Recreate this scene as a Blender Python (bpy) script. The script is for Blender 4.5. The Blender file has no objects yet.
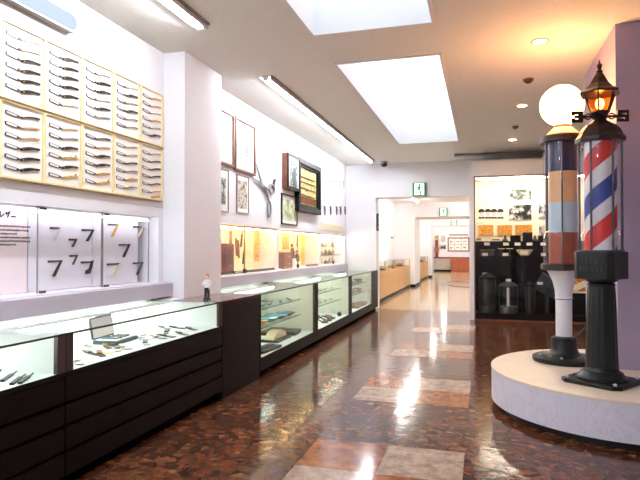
import bpy, bmesh, math, random
from mathutils import Matrix, Vector
random.seed(7)
PI = math.pi
sc = bpy.context.scene
COL = sc.collection
H = 3.39            # ceiling height
LW = -3.1           # left wall plane
FX = -2.33          # front plane of the counters

# ------------------------------------------------------------------ camera
FPX = 558.0
YAW = math.radians(16.19); PIT = math.atan(9/558.0)
cd = bpy.data.cameras.new('camera'); cam = bpy.data.objects.new('camera', cd); COL.objects.link(cam)
cd.sensor_width = 36; cd.sensor_fit = 'HORIZONTAL'; cd.lens = FPX/640*36
cd.clip_start = .05; cd.clip_end = 200
cam.location = (0, 0, 1.4); cam.rotation_euler = (PI/2+PIT, 0, YAW)
sc.camera = cam
cF = Vector((-math.sin(YAW)*math.cos(PIT), math.cos(YAW)*math.cos(PIT), math.sin(PIT)))
cR = Vector((math.cos(YAW), math.sin(YAW), 0)); cU = cR.cross(cF); cC = Vector((0, 0, 1.4))
def at(px, py, ax, v):
    """point of the real plane <axis ax = v> seen at a pixel of the photograph"""
    d = cF + cR*((px-320)/FPX) + cU*((240-py)/FPX)
    return cC + d*((v-cC[ax])/d[ax])

# ------------------------------------------------------------------ materials
def lin(c): return tuple((x/255/12.92 if x/255 <= .04045 else ((x/255+.055)/1.055)**2.4) for x in c)+(1,)
M = {}
def nodes(name):
    m = bpy.data.materials.new(name); m.use_nodes = True
    nt = m.node_tree; nt.nodes.clear()
    return m, nt, nt.nodes.new, nt.links.new
def mat(name, c, rough=.5, metal=0, var=.06, scale=6, spec=.5, bump=0, coat=0):
    m, nt, N, L = nodes(name)
    o = N('ShaderNodeOutputMaterial'); b = N('ShaderNodeBsdfPrincipled'); L(b.outputs[0], o.inputs[0])
    tc = N('ShaderNodeTexCoord'); n = N('ShaderNodeTexNoise'); n.inputs['Scale'].default_value = scale; n.inputs['Detail'].default_value = 4
    L(tc.outputs['Object'], n.inputs['Vector'])
    r = N('ShaderNodeValToRGB'); L(n.outputs['Fac'], r.inputs[0])
    a = lin(c)
    r.color_ramp.elements[0].position = .3; r.color_ramp.elements[1].position = .7
    r.color_ramp.elements[0].color = tuple(x*(1-var) for x in a[:3])+(1,)
    r.color_ramp.elements[1].color = tuple(min(1, x*(1+var)) for x in a[:3])+(1,)
    L(r.outputs[0], b.inputs['Base Color'])
    b.inputs['Roughness'].default_value = rough; b.inputs['Metallic'].default_value = metal
    b.inputs['Specular IOR Level'].default_value = spec
    if coat: b.inputs['Coat Weight'].default_value = coat; b.inputs['Coat Roughness'].default_value = .08
    if bump:
        bp = N('ShaderNodeBump'); bp.inputs['Strength'].default_value = bump; bp.inputs['Distance'].default_value = .01
        n2 = N('ShaderNodeTexNoise'); n2.inputs['Scale'].default_value = scale*12; L(tc.outputs['Object'], n2.inputs['Vector'])
        L(n2.outputs['Fac'], bp.inputs['Height']); L(bp.outputs[0], b.inputs['Normal'])
    M[name] = m; return m
def emit(name, c, s, back=None):
    m, nt, N, L = nodes(name)
    o = N('ShaderNodeOutputMaterial'); e = N('ShaderNodeEmission'); L(e.outputs[0], o.inputs[0])
    e.inputs[0].default_value = lin(c); e.inputs[1].default_value = s
    M[name] = m; return m
def glass(name, tint=(255, 255, 255), refl=1.0):
    m, nt, N, L = nodes(name)
    o = N('ShaderNodeOutputMaterial'); mx = N('ShaderNodeMixShader'); L(mx.outputs[0], o.inputs[0])
    t = N('ShaderNodeBsdfTransparent'); t.inputs[0].default_value = lin(tint)
    g = N('ShaderNodeBsdfGlossy'); g.inputs['Roughness'].default_value = .01
    f = N('ShaderNodeLayerWeight'); f.inputs[0].default_value = .5
    pw = N('ShaderNodeMath'); pw.operation = 'POWER'; pw.inputs[1].default_value = 4.5; L(f.outputs['Facing'], pw.inputs[0])
    k = N('ShaderNodeMath'); k.operation = 'MULTIPLY_ADD'; k.inputs[1].default_value = .8*refl; k.inputs[2].default_value = .035*refl; k.use_clamp = True
    L(pw.outputs[0], k.inputs[0]); L(k.outputs[0], mx.inputs[0]); L(t.outputs[0], mx.inputs[1]); L(g.outputs[0], mx.inputs[2])
    M[name] = m; return m
def photo(name, cols, scale=9, seed=0, stretch=(1, 1, 1), rough=.4):
    """a printed picture: blotches of its own inks"""
    m, nt, N, L = nodes(name)
    o = N('ShaderNodeOutputMaterial'); b = N('ShaderNodeBsdfPrincipled'); L(b.outputs[0], o.inputs[0])
    tc = N('ShaderNodeTexCoord'); mp = N('ShaderNodeMapping'); mp.inputs['Location'].default_value = (seed*3.7, seed*1.3, seed*2.1)
    mp.inputs['Scale'].default_value = stretch
    L(tc.outputs['Object'], mp.inputs[0])
    n = N('ShaderNodeTexNoise'); n.inputs['Scale'].default_value = scale; n.inputs['Detail'].default_value = 6; n.inputs['Roughness'].default_value = .65
    L(mp.outputs[0], n.inputs['Vector'])
    r = N('ShaderNodeValToRGB'); L(n.outputs['Fac'], r.inputs[0]); r.color_ramp.interpolation = 'LINEAR'
    el = r.color_ramp.elements
    while len(el) < len(cols): el.new(.5)
    for i, c in enumerate(cols):
        el[i].position = .36+.28*i/max(1, len(cols)-1); el[i].color = lin(c)
    L(r.outputs[0], b.inputs['Base Color']); b.inputs['Roughness'].default_value = rough
    M[name] = m; return m

mat('wall_white', (240, 238, 242), .7, var=.015, scale=2, bump=.03)
mat('ceiling_paint', (246, 243, 237), .85, var=.03, scale=30, bump=.12)
mat('skylight_lining', (246, 247, 250), .8, var=.01)
mat('mauve_light_tint', (172, 158, 186), .6, var=.04, scale=4, bump=.04)
mat('sill_shade_tint', (192, 184, 198), .4, var=.015, scale=3)
mat('black_wood', (24, 17, 17), .5, var=.2, scale=5, spec=.12)
mat('groove', (3, 2, 2), .9, spec=.02)
mat('brown_post', (70, 52, 48), .3, var=.1)
mat('brown_top', (98, 66, 62), .12, var=.15, scale=5, coat=.5)
mat('case_white', (226, 230, 224), .6, var=.015)
mat('case_green', (216, 222, 204), .6, var=.03, scale=2)
mat('gold_frame', (240, 222, 170), .4, var=.08, scale=20)
mat('dark_gold', (150, 122, 70), .35, var=.08, scale=20)
mat('board_white', (250, 246, 236), .6, var=.015)
mat('board_grey', (224, 224, 232), .5, var=.02)
mat('board_pink', (240, 226, 228), .5, var=.02)
mat('steel', (84, 80, 82), .3, .7, var=.2, scale=40)
mat('steel_light', (206, 206, 210), .3, .25, var=.1, scale=40)
mat('chrome', (215, 218, 222), .15, 1, var=.05)
mat('razor_black', (22, 26, 24), .3, var=.2, scale=40)
mat('razor_tan', (200, 150, 92), .35, var=.15, scale=40)
mat('razor_gold', (206, 160, 64), .3, .2, var=.15, scale=40)
mat('razor_pale', (206, 190, 168), .4, var=.1, scale=40)
mat('razor_silver', (170, 172, 178), .25, .5, var=.1, scale=40)
mat('razor_mauve', (140, 118, 128), .35, var=.1, scale=40)
mat('razor_rust', (158, 98, 66), .35, var=.15, scale=40)
mat('razor_ivory', (226, 212, 178), .35, var=.05, scale=40)
mat('ink', (30, 24, 30), .6)
mat('brown_frame', (118, 68, 40), .35, var=.2, scale=12)
mat('thin_frame', (150, 146, 140), .35, .4)
mat('black_frame', (16, 18, 17), .45, var=.2, spec=.2)
mat('scissor_steel', (138, 138, 144), .4, .1, var=.08)
mat('box_wood', (104, 56, 36), .35, var=.2, scale=12)
mat('paper', (250, 246, 240), .7, var=.015)
mat('cream', (252, 240, 206), .6, var=.03, scale=4)
mat('amber_paper', (226, 160, 62), .6, var=.25, scale=16)
mat('orange_paper', (206, 108, 34), .6, var=.35, scale=20)
mat('yellow_paper', (250, 212, 90), .6, var=.12, scale=12)
mat('locker_wood', (104, 44, 30), .35, var=.25, scale=12)
mat('leather', (124, 74, 36), .5, var=.25, scale=18)
mat('cloth_dark', (44, 36, 40), .7, var=.2)
mat('skin_paint', (226, 178, 148), .5, var=.05)
mat('white_paint', (240, 240, 240), .4, var=.02)
mat('iron_black', (14, 17, 18), .42, .3, var=.25, scale=14, bump=.15)
mat('cap_brown', (50, 36, 36), .32, .4, var=.2, scale=14)
mat('marble_white', (224, 222, 228), .3, var=.05, scale=5)
mat('marble_top', (232, 214, 192), .3, var=.04, scale=6)
mat('pole_white', (250, 245, 245), .3, var=.03)
mat('pole_red', (220, 34, 28), .35, var=.04)
mat('pole_blue', (32, 62, 150), .35, var=.06)
mat('reflection_navy', (46, 46, 78), .3, var=.3, scale=26)
mat('reflection_orange', (238, 190, 136), .4, var=.1, scale=4)
mat('reflection_sky', (198, 220, 230), .4, var=.05, scale=4)
mat('reflection_rust', (150, 70, 44), .4, var=.3, scale=5)
mat('uprights', (82, 74, 84), .25, .6)
mat('orange_wood', (186, 142, 84), .4, var=.12, scale=5)
mat('red_wood', (150, 76, 46), .35, var=.18, scale=5)
mat('maroon', (110, 40, 34), .4, var=.15)
mat('grey_panel', (176, 166, 152), .6, var=.06)
mat('stage_black', (7, 7, 8), .6, var=.2, spec=.15)
mat('teal', (74, 128, 132), .25, .2, var=.3, scale=30)
mat('slate', (74, 90, 96), .4, var=.2, scale=20)
mat('dark_grey', (48, 46, 46), .45, var=.2, scale=20)
mat('far_floor', (186, 160, 124), .12, var=.08, scale=3, spec=.6)
mat('green_sign', (20, 122, 62), .4, var=.04)
mat('rubber', (16, 16, 16), .5)
mat('blue_plastic', (226, 236, 250), .3, var=.03)
mat('bronze', (120, 88, 46), .35, .6, var=.2, scale=20)
emit('sky_panel', (240, 247, 255), 1.05)
emit('tube_light', (240, 246, 255), 88)
emit('case_light', (248, 252, 246), 9)
emit('niche_light', (240, 240, 255), 8)
emit('warm_light', (255, 216, 146), 34)
emit('show_light', (255, 242, 222), 45)
emit('down_light', (255, 196, 124), 60)
emit('globe_light', (255, 178, 108), 15)
emit('bulb_light', (255, 190, 110), 30)
emit('sign_light', (232, 255, 236), 1.3)
emit('room_panel', (255, 252, 246), 52)
emit('pale_light', (206, 222, 246), .62)
glass('clear_glass', refl=.5); glass('green_glass', (251, 254, 252), .5); glass('amber_glass', (255, 216, 160), .6); glass('tube_glass', (250, 250, 253), .9)
photo('photo_group', [(30, 40, 36), (120, 134, 126), (236, 238, 232)], 16, 1)
photo('photo_mono', [(14, 16, 18), (40, 44, 44), (240, 240, 240)], 9, 5)
photo('photo_street', [(30, 46, 34), (172, 150, 110), (226, 226, 220), (140, 90, 70)], 12, 2)
photo('photo_green', [(50, 80, 48), (196, 200, 150), (240, 240, 226)], 7, 3)
photo('photo_amber', [(120, 82, 30), (222, 196, 110), (250, 240, 200)], 12, 4, (1, 1, 2.4))
photo('sketch', [(96, 84, 74), (214, 204, 192), (228, 222, 212)], 10, 6)
photo('drawing', [(60, 60, 54), (160, 154, 140), (218, 212, 200)], 14, 7)
photo('woodcut', [(148, 70, 20), (212, 138, 46), (240, 196, 110)], 26, 8, (1, 1, 1.6))
photo('goldprint', [(190, 96, 20), (226, 160, 50), (240, 190, 90)], 22, 9)
photo('scroll_print', [(176, 116, 40), (232, 176, 88), (248, 212, 140)], 14, 10, (.4, .4, 3))
photo('shop_items', [(110, 100, 96), (200, 170, 130), (240, 226, 204)], 20, 11)
photo('poster_mix', [(60, 50, 46), (190, 150, 90), (226, 214, 190)], 8, 12)

# floor: big fragments of brown stone, polished
def floor_mat():
    m, nt, N, L = nodes('brown_marble')
    o = N('ShaderNodeOutputMaterial'); b = N('ShaderNodeBsdfPrincipled'); L(b.outputs[0], o.inputs[0])
    tc = N('ShaderNodeTexCoord')
    wn = N('ShaderNodeTexNoise'); wn.inputs['Scale'].default_value = 5; wn.inputs['Detail'].default_value = 3; L(tc.outputs['Object'], wn.inputs['Vector'])
    va = N('ShaderNodeVectorMath'); va.operation = 'MULTIPLY_ADD'; va.inputs[1].default_value = (.06, .06, .06)
    L(wn.outputs['Color'], va.inputs[0]); L(tc.outputs['Object'], va.inputs[2])
    v = N('ShaderNodeTexVoronoi'); v.inputs['Scale'].default_value = 19; L(va.outputs[0], v.inputs['Vector'])
    sep = N('ShaderNodeSeparateColor'); L(v.outputs['Color'], sep.inputs[0])
    r = N('ShaderNodeValToRGB'); L(sep.outputs[0], r.inputs[0])
    el = r.color_ramp.elements
    for p in (.25, .45, .62, .8, .93): el.new(p)
    for e, c in zip(el, [(56, 35, 27), (78, 48, 36), (96, 60, 42), (86, 57, 44), (110, 71, 48), (102, 74, 56), (140, 106, 80)]): e.color = lin(c)
    n = N('ShaderNodeTexNoise'); n.inputs['Scale'].default_value = 24; n.inputs['Detail'].default_value = 6; L(tc.outputs['Object'], n.inputs['Vector'])
    r2 = N('ShaderNodeValToRGB'); L(n.outputs['Fac'], r2.inputs[0]); r2.color_ramp.elements[0].color = (.55, .52, .5, 1); r2.color_ramp.elements[1].color = (1.2, 1.15, 1.1, 1)
    r2.color_ramp.elements[0].position = .3; r2.color_ramp.elements[1].position = .7
    mx = N('ShaderNodeMix'); mx.data_type = 'RGBA'; mx.blend_type = 'MULTIPLY'; mx.inputs[0].default_value = 1
    L(r.outputs[0], mx.inputs[6]); L(r2.outputs[0], mx.inputs[7])
    # large drifts of redder and darker stone
    n3 = N('ShaderNodeTexNoise'); n3.inputs['Scale'].default_value = 1.6; L(tc.outputs['Object'], n3.inputs['Vector'])
    r3 = N('ShaderNodeValToRGB'); L(n3.outputs['Fac'], r3.inputs[0]); r3.color_ramp.elements[0].position = .35; r3.color_ramp.elements[1].position = .65
    r3.color_ramp.elements[0].color = (.75, .72, .7, 1); r3.color_ramp.elements[1].color = (1.3, 1.12, 1, 1)
    m2 = N('ShaderNodeMix'); m2.data_type = 'RGBA'; m2.blend_type = 'MULTIPLY'; m2.inputs[0].default_value = 1
    L(mx.outputs[2], m2.inputs[6]); L(r3.outputs[0], m2.inputs[7])
    L(m2.outputs[2], b.inputs['Base Color'])
    b.inputs['Roughness'].default_value = .12; b.inputs['Specular IOR Level'].default_value = .2
    bp = N('ShaderNodeBump'); bp.inputs['Strength'].default_value = .1; bp.inputs['Distance'].default_value = .02
    n4 = N('ShaderNodeTexNoise'); n4.inputs['Scale'].default_value = 9; n4.inputs['Detail'].default_value = 1; L(tc.outputs['Object'], n4.inputs['Vector'])
    L(n4.outputs['Fac'], bp.inputs['Height']); L(bp.outputs[0], b.inputs['Normal'])
    M['brown_marble'] = m
floor_mat()
def inlay(name, c1, c2, c3):
    m, nt, N, L = nodes(name)
    o = N('ShaderNodeOutputMaterial'); b = N('ShaderNodeBsdfPrincipled'); L(b.outputs[0], o.inputs[0])
    tc = N('ShaderNodeTexCoord'); v = N('ShaderNodeTexNoise'); v.inputs['Scale'].default_value = 11; v.inputs['Detail'].default_value = 7; v.inputs['Roughness'].default_value = .7
    L(tc.outputs['Object'], v.inputs['Vector'])
    r = N('ShaderNodeValToRGB'); L(v.outputs['Fac'], r.inputs[0]); el = r.color_ramp.elements; el.new(.5)
    for e, c, p in zip(el, (c1, c2, c3), (.32, .5, .68)): e.color = lin(c); e.position = p
    L(r.outputs[0], b.inputs['Base Color']); b.inputs['Roughness'].default_value = .12; b.inputs['Specular IOR Level'].default_value = .22
    M[name] = m
inlay('stone_orange', (80, 38, 18), (138, 76, 36), (176, 118, 70))
inlay('stone_grey', (128, 104, 88), (164, 140, 122), (190, 170, 152))
# white display marble with faint veins
def marble():
    m, nt, N, L = nodes('plinth_marble')
    o = N('ShaderNodeOutputMaterial'); b = N('ShaderNodeBsdfPrincipled'); L(b.outputs[0], o.inputs[0])
    tc = N('ShaderNodeTexCoord'); v = N('ShaderNodeTexNoise'); v.inputs['Scale'].default_value = 5; v.inputs['Detail'].default_value = 8; v.inputs['Distortion'].default_value = 1.6
    L(tc.outputs['Object'], v.inputs['Vector'])
    r = N('ShaderNodeValToRGB'); L(v.outputs['Fac'], r.inputs[0]); el = r.color_ramp.elements; el.new(.5)
    for e, c, p in zip(el, ((222, 218, 230), (212, 208, 221), (224, 220, 232)), (.47, .5, .53)): e.color = lin(c); e.position = p
    L(r.outputs[0], b.inputs['Base Color']); b.inputs['Roughness'].default_value = .3
    M['plinth_marble'] = m
marble()

# ------------------------------------------------------------------ mesh helpers
class MB:
    def __init__(s): s.bm = bmesh.new(); s.mi = 0
    def _f(s, vs):
        try:
            f = s.bm.faces.new(vs); f.material_index = s.mi; return f
        except ValueError: return None
    def box(s, x0, x1, y0, y1, z0, z1, mx=None):
        v = [s.bm.verts.new((mx @ Vector(p)) if mx else p) for p in
             ((x0, y0, z0), (x1, y0, z0), (x1, y1, z0), (x0, y1, z0), (x0, y0, z1), (x1, y0, z1), (x1, y1, z1), (x0, y1, z1))]
        for q in ((3, 2, 1, 0), (4, 5, 6, 7), (0, 1, 5, 4), (1, 2, 6, 5), (2, 3, 7, 6), (3, 0, 4, 7)): s._f([v[i] for i in q])
        return s
    def frame_x(s, x0, x1, y0, y1, z0, z1, w):      # a picture frame lying in the YZ plane
        s.box(x0, x1, y0, y1, z0, z0+w); s.box(x0, x1, y0, y1, z1-w, z1)
        s.box(x0, x1, y0, y0+w, z0+w, z1-w); s.box(x0, x1, y1-w, y1, z0+w, z1-w); return s
    def frame_y(s, y0, y1, x0, x1, z0, z1, w):
        s.box(x0, x1, y0, y1, z0, z0+w); s.box(x0, x1, y0, y1, z1-w, z1)
        s.box(x0, x0+w, y0, y1, z0+w, z1-w); s.box(x1-w, x1, y0, y1, z0+w, z1-w); return s
    def prism(s, poly, fn, a, b):                    # poly [(u,v)], fn(u,v,t) -> xyz
        lo = [s.bm.verts.new(fn(u, v, a)) for u, v in poly]; hi = [s.bm.verts.new(fn(u, v, b)) for u, v in poly]
        s._f(lo[::-1]); s._f(hi); n = len(poly)
        for i in range(n): s._f([lo[i], lo[(i+1) % n], hi[(i+1) % n], hi[i]])
        return s
    def lathe(s, prof, cx=0, cy=0, n=32, flute=None, rot=0, caps=True):
        rings = []
        for r, z in prof:
            ring = []
            for i in range(n):
                a = 2*PI*i/n+rot; rr = r*(1 if not flute else flute(i, z))
                ring.append(s.bm.verts.new((cx+rr*math.cos(a), cy+rr*math.sin(a), z)))
            rings.append(ring)
        for A, B in zip(rings, rings[1:]):
            for i in range(n): s._f([A[i], A[(i+1) % n], B[(i+1) % n], B[i]])
        if caps: s._f(rings[0][::-1]); s._f(rings[-1])
        return s
    def tube(s, pts, r, n=8, caps=True):
        pts = [Vector(p) for p in pts]; rs = r if isinstance(r, (list, tuple)) else [r]*len(pts); rings = []
        for i, p in enumerate(pts):
            d = (pts[min(i+1, len(pts)-1)]-pts[max(i-1, 0)]).normalized()
            up = Vector((0, 0, 1)) if abs(d.z) < .9 else Vector((1, 0, 0))
            a = d.cross(up).normalized(); b = d.cross(a)
            rings.append([s.bm.verts.new(p+(a*math.cos(2*PI*k/n)+b*math.sin(2*PI*k/n))*rs[i]) for k in range(n)])
        for A, B in zip(rings, rings[1:]):
            for i in range(n): s._f([A[i], A[(i+1) % n], B[(i+1) % n], B[i]])
        if caps: s._f(rings[0][::-1]); s._f(rings[-1])
        return s
    def ball(s, c, r, sc_=(1, 1, 1), u=16, v=10):
        mx = Matrix.Translation(c) @ Matrix.Diagonal((r*sc_[0], r*sc_[1], r*sc_[2], 1))
        k = bmesh.ops.create_uvsphere(s.bm, u_segments=u, v_segments=v, radius=1, matrix=mx)
        for f in {f for ve in k['verts'] for f in ve.link_faces}: f.material_index = s.mi
        return s
    def build(s, name, mats, parent=None, smooth=False, bevel=0, loc=None):
        me = bpy.data.meshes.new(name); bmesh.ops.recalc_face_normals(s.bm, faces=s.bm.faces)
        s.bm.to_mesh(me); s.bm.free()
        for m in (mats if isinstance(mats, (list, tuple)) else [mats]): me.materials.append(M[m])
        o = bpy.data.objects.new(name, me); COL.objects.link(o)
        if parent: o.parent = parent
        if loc is not None: o.location = loc
        if smooth:
            for p in me.polygons: p.use_smooth = True
            me.set_sharp_from_angle(angle=math.radians(38))
        if bevel:
            bv = o.modifiers.new('bevel', 'BEVEL'); bv.width = bevel; bv.segments = 2; bv.limit_method = 'ANGLE'
        return o
def tag(o, label, cat, group=None):
    o['label'] = label; o['category'] = cat
    if group: o['group'] = group
    return o
def thing(name, loc, label, cat, group=None, rz=0):
    o = bpy.data.objects.new(name, None); COL.objects.link(o); o.location = loc; o.rotation_euler = (0, 0, rz); o.empty_display_size = .05
    return tag(o, label, cat, group)
def struct(o): o['kind'] = 'structure'; return o
def dup(root, loc, label, group=None, rz=None, mats=None):
    r = root.copy(); COL.objects.link(r); r.location = loc; r['label'] = label
    if group: r['group'] = group
    if rz is not None: r.rotation_euler = (0, 0, rz)
    for ch in list(root.children):
        c = ch.copy(); COL.objects.link(c); c.parent = r
    return r
ORD = ['first', 'second', 'third', 'fourth', 'fifth', 'sixth', 'seventh', 'eighth', 'ninth', 'tenth', 'eleventh', 'twelfth', 'thirteenth', 'fourteenth', 'fifteenth',
       'sixteenth', 'seventeenth', 'eighteenth', 'nineteenth', 'twentieth', 'twenty-first', 'twenty-second']

# ================================================================== the room
YB = 12.9           # back wall
Y0 = -7.0           # wall behind the camera
XR = 3.2            # right wall
struct(MB().box(LW-.6, XR+.1, Y0-.1, YB+.02, -.1, 0).build('floor', 'brown_marble'))
# the lighter stone squares let into the floor, two by two
il = MB(); s_ = .523
for k, y in enumerate((.72, 2.93, 5.1, 7.33, 9.55)):
    for i in range(2):
        for j in range(2):
            il.mi = 1 if (i+j) % 2 else 0
            x0 = -1.17+i*(s_+.004); y0 = y+j*(s_+.004)
            il.box(x0, x0+s_, y0, y0+s_, -.01, .0015)
struct(il.build('floor_inlay', ['stone_grey', 'stone_orange']))
# ceiling with two skylight wells and one added behind the camera for fill
c = MB()
SX0, SX1 = -1.5, -.4
wells = [(-5.9, -.9), (.1, 4.93), (5.77, 10.51)]
c.box(LW-.6, SX0, Y0, YB, H, H+.12); c.box(SX1, XR, Y0, YB, H, H+.12)
for a, b in ((Y0, wells[0][0]), (wells[0][1], wells[1][0]), (wells[1][1], wells[2][0]), (wells[2][1], YB)): c.box(SX0, SX1, a, b, H, H+.12)
struct(c.build('ceiling', 'ceiling_paint'))
for i, (a, b) in enumerate(wells):
    w = MB(); zt = H+.34
    w.box(SX0-.02, SX0+.012, a-.02, b+.02, H-.012, zt); w.box(SX1-.012, SX1+.02, a-.02, b+.02, H-.012, zt)
    w.box(SX0+.012, SX1-.012, a-.02, a+.012, H-.012, zt); w.box(SX0+.012, SX1-.012, b-.012, b+.02, H-.012, zt)
    o = struct(w.build('window_%d' % (i+1), 'skylight_lining'))
    d = MB().box(SX0+.012, SX1-.012, a+.012, b-.012, zt-.03, zt-.01).build('diffuser_panel', 'sky_panel', o)
# left wall with its two niches
N1 = (-1.0, 4.9, 1.07, 1.72)      # y0 y1 z0 z1
N2 = (6.0, 12.75, 1.07, 1.72)
ND = .32
w = MB()
def wallbox(y0, y1, z0, z1): w.box(LW-.12 if False else LW-.5, LW, y0, y1, z0, z1)
wallbox(Y0, YB, 0, 1.07); wallbox(Y0, YB, 1.72, H)
wallbox(Y0, N1[0], 1.07, 1.72); wallbox(N1[1], N2[0], 1.07, 1.72); wallbox(N2[1], YB, 1.07, 1.72)
struct(w.build('wall_left', 'wall_white'))
w = MB()
for n in (N1, N2): w.box(LW-.5, LW-ND, n[0], n[1], n[2], n[3])
struct(w.build('wall_left_niche', 'wall_white'))
struct(MB().box(LW, -2.86, 4.98, 5.8, 0, H).build('wall_pilaster', 'wall_white'))
# white sills under the niches, their purple-grey shade mixed into the colour
struct(MB().box(LW, -2.98, Y0, 4.97, .93, 1.062).build('trim_1', 'sill_shade_tint', bevel=.006))
struct(MB().box(LW, -2.98, 5.81, 12.6, .93, 1.062).build('trim_2', 'sill_shade_tint', bevel=.006))
# back wall with the opening into the next rooms
OX0, OX1, OZ = -2.38, -.24, 2.6
w = MB(); w.box(LW-.5, OX0, YB, YB+.45, 0, H); w.box(OX0, OX1, YB, YB+.45, OZ, H); w.box(OX1, XR, YB, YB+.45, 0, H)
struct(w.build('wall_back', 'wall_white'))
struct(MB().box(XR, XR+.1, Y0, YB, 0, H).build('wall_right', 'wall_white'))
struct(MB().box(LW-.5, XR, Y0-.1, Y0, 0, H).build('wall_front', 'wall_white'))
# white wall end behind the poles, the lavender light on it painted in
struct(MB().box(1.14, XR, 5.44, 7.0, 0, H).build('wall_partition', 'mauve_light_tint'))

# ---- rooms beyond
struct(MB().box(-3.6, XR, YB+.02, 36.2, -.1, 0).build('floor_far', 'far_floor'))
struct(MB().box(-3.6, XR, YB+.45, 36.2, 3.1, 3.2).build('ceiling_far', 'wall_white'))
struct(MB().box(-3.3, -3.12, YB+.45, 36, 0, 3.1).build('wall_far_left', 'wall_white'))
struct(MB().box(XR-.1, XR, YB+.45, 36, 0, 3.1).build('wall_far_right', 'wall_white'))
w = MB(); w.box(-3.12, -2.38, 20.7, 22.5, 0, 3.1); w.box(-2.38, 0.9, 20.7, 22.5, 2.58, 3.1); w.box(.9, XR-.1, 20.7, 22.5, 0, 3.1)
struct(w.build('wall_far_middle', 'wall_white'))
w = MB(); w.box(-3.12, -2.4, 27.8, 28.2, 0, 3.1); w.box(-2.4, 0.9, 27.8, 28.2, 2.52, 3.1); w.box(.9, XR-.1, 27.8, 28.2, 0, 3.1)
struct(w.build('wall_far_end_opening', 'wall_white'))
struct(MB().box(-3.1, XR, 35.6, 35.8, 0, 3.1).build('wall_far_back', 'wall_white'))
w = MB(); w.box(-2.55, -2.35, 20.67, 20.7, 0, .1); w.box(-2.38, -2.35, 20.7, 22.5, 0, .1); w.box(-2.55, -2.37, 27.77, 27.8, 0, .1); w.box(-2.4, -2.37, 27.8, 28.2, 0, .1)
w.box(-2.9, 3, 35.57, 35.6, 0, .1)
struct(w.build('baseboard_far', 'black_wood'))
# dark oval ring let into the far floor
r_ = MB(); n = 64; 
ri = [r_.bm.verts.new((-.1+1.3*math.cos(2*PI*i/n), 23.3+1.9*math.sin(2*PI*i/n), .002)) for i in range(n)]
ro = [r_.bm.verts.new((-.1+1.62*math.cos(2*PI*i/n), 23.3+2.35*math.sin(2*PI*i/n), .002)) for i in range(n)]
for i in range(n): r_._f([ri[i], ro[i], ro[(i+1) % n], ri[(i+1) % n]])
ex = bmesh.ops.extrude_face_region(r_.bm, geom=r_.bm.faces[:])
for v in [g for g in ex['geom'] if isinstance(g, bmesh.types.BMVert)]: v.co.z = -.01
struct(r_.build('floor_ring', 'dark_grey'))
# tube lights of the far rooms; right-hand ones added out of view for brightness
for i, (y0, y1) in enumerate(((14.3, 19.6), (23.2, 27), (29.5, 34.5))):
    for k, x in enumerate((-2.15, 1.2)):
        t = thing('ceiling_light', (x, (y0+y1)/2, 3.1), 'long white tube light at %s on the ceiling of the %s far room' % (('left', 'right')[k], ('first', 'second', 'last')[i]), 'ceiling light', 'tube lights of the far rooms')
        L_ = (y1-y0)/2
        MB().box(-.09, .09, -L_, L_, -.04, 0).build('housing', 'white_paint', t); MB().tube([(0, -L_+.03, -.065), (0, L_-.03, -.065)], .025, 10).build('tube', 'room_panel', t, True)
        for yy in (-L_, L_-.04): MB().box(-.035, .035, yy, yy+.04, -.09, -.04).build('lamp_holder', 'white_paint', t)
# wooden showcases along the far left wall
for i, (y0, y1, nm) in enumerate(((13.36, 20.6, 'first far room, glass band on top'), (22.6, 27.7, 'second far room, behind the first white pillar'))):
    L_ = y1-y0
    t = thing('wooden_showcase', (-3.1, y0, 0), 'orange wood showcase in the %s' % nm, 'showcase', 'wood showcases of the far rooms')
    MB().box(.02, .54, 0, L_, 0, .1).build('plinth', 'black_wood', t)
    MB().box(.0, .56, 0, L_, .1, .8).build('body', 'orange_wood', t)
    g = MB(); g.box(.54, .555, 0.02, L_-.02, .8, 1.05); g.box(.01, .54, 0.02, L_-.02, 1.04, 1.055); g.build('glass_box', 'green_glass', t)
    for k in range(5): yy = .0+k*(L_-.03)/4; MB().box(.535, .56, yy, yy+.03, .8, 1.06).build('glass_post', 'orange_wood', t)
    MB().box(0, .015, .02, L_-.02, .8, 1.05).build('back_panel', 'case_white', t)
    for k in range(4):
        yy = y0+L_*(k+.5)/4
        b = thing('display_box', (-2.8, yy, .8), '%s small brown box from the near end inside the %s far wood showcase' % (ORD[k], ORD[i]), 'box', 'boxes in the far wood showcases')
        MB().box(-.1, .1, -.25, .25, 0, .05).build('tray', 'dark_grey', b); MB().box(-.07, .07, -.2, .2, .05, .1).build('insert', 'razor_tan', b)
# end wall furniture and pictures
t = thing('red_cabinet', (-1.25, 35.2, 0), 'low reddish wooden cabinet at the end wall of the farthest room', 'cabinet')
MB().box(-.58, 1.6, -.3, .36, 0, .86).build('body', 'red_wood', t); MB().box(-.6, 1.62, -.32, .37, .86, .9).build('top', 'maroon', t)
for k in range(2): MB().box(-.5+k*1.05, .48+k*1.05, -.315, -.3, .08, .8).build('door', 'red_wood', t)
t = thing('grey_low_panel', (-2.3, 35.45, 0), 'low grey panel with dark rim beside the red cabinet at the end wall', 'panel')
MB().box(-.55, .44, -.02, .14, .12, .82).build('panel', 'grey_panel', t); MB().box(-.6, .44, -.05, .14, .82, .9).build('rail', 'maroon', t); MB().box(-.6, .44, -.04, .14, 0, .12).build('plinth', 'black_wood', t)
t = thing('wood_post', (-2.68, 35.4, 0), 'narrow red-brown wooden upright at left edge of the end wall', 'post')
MB().box(-.12, .06, -.05, .19, .9, 1.95).build('upright', 'maroon', t); MB().box(-.16, .1, -.1, .19, 1.2, 1.5).build('plaque', 'red_wood', t)
t = thing('grid_chart', (-1.37, 35.6, 1.75), 'white chart of six squares in a dark red frame on the end wall', 'chart')
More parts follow.
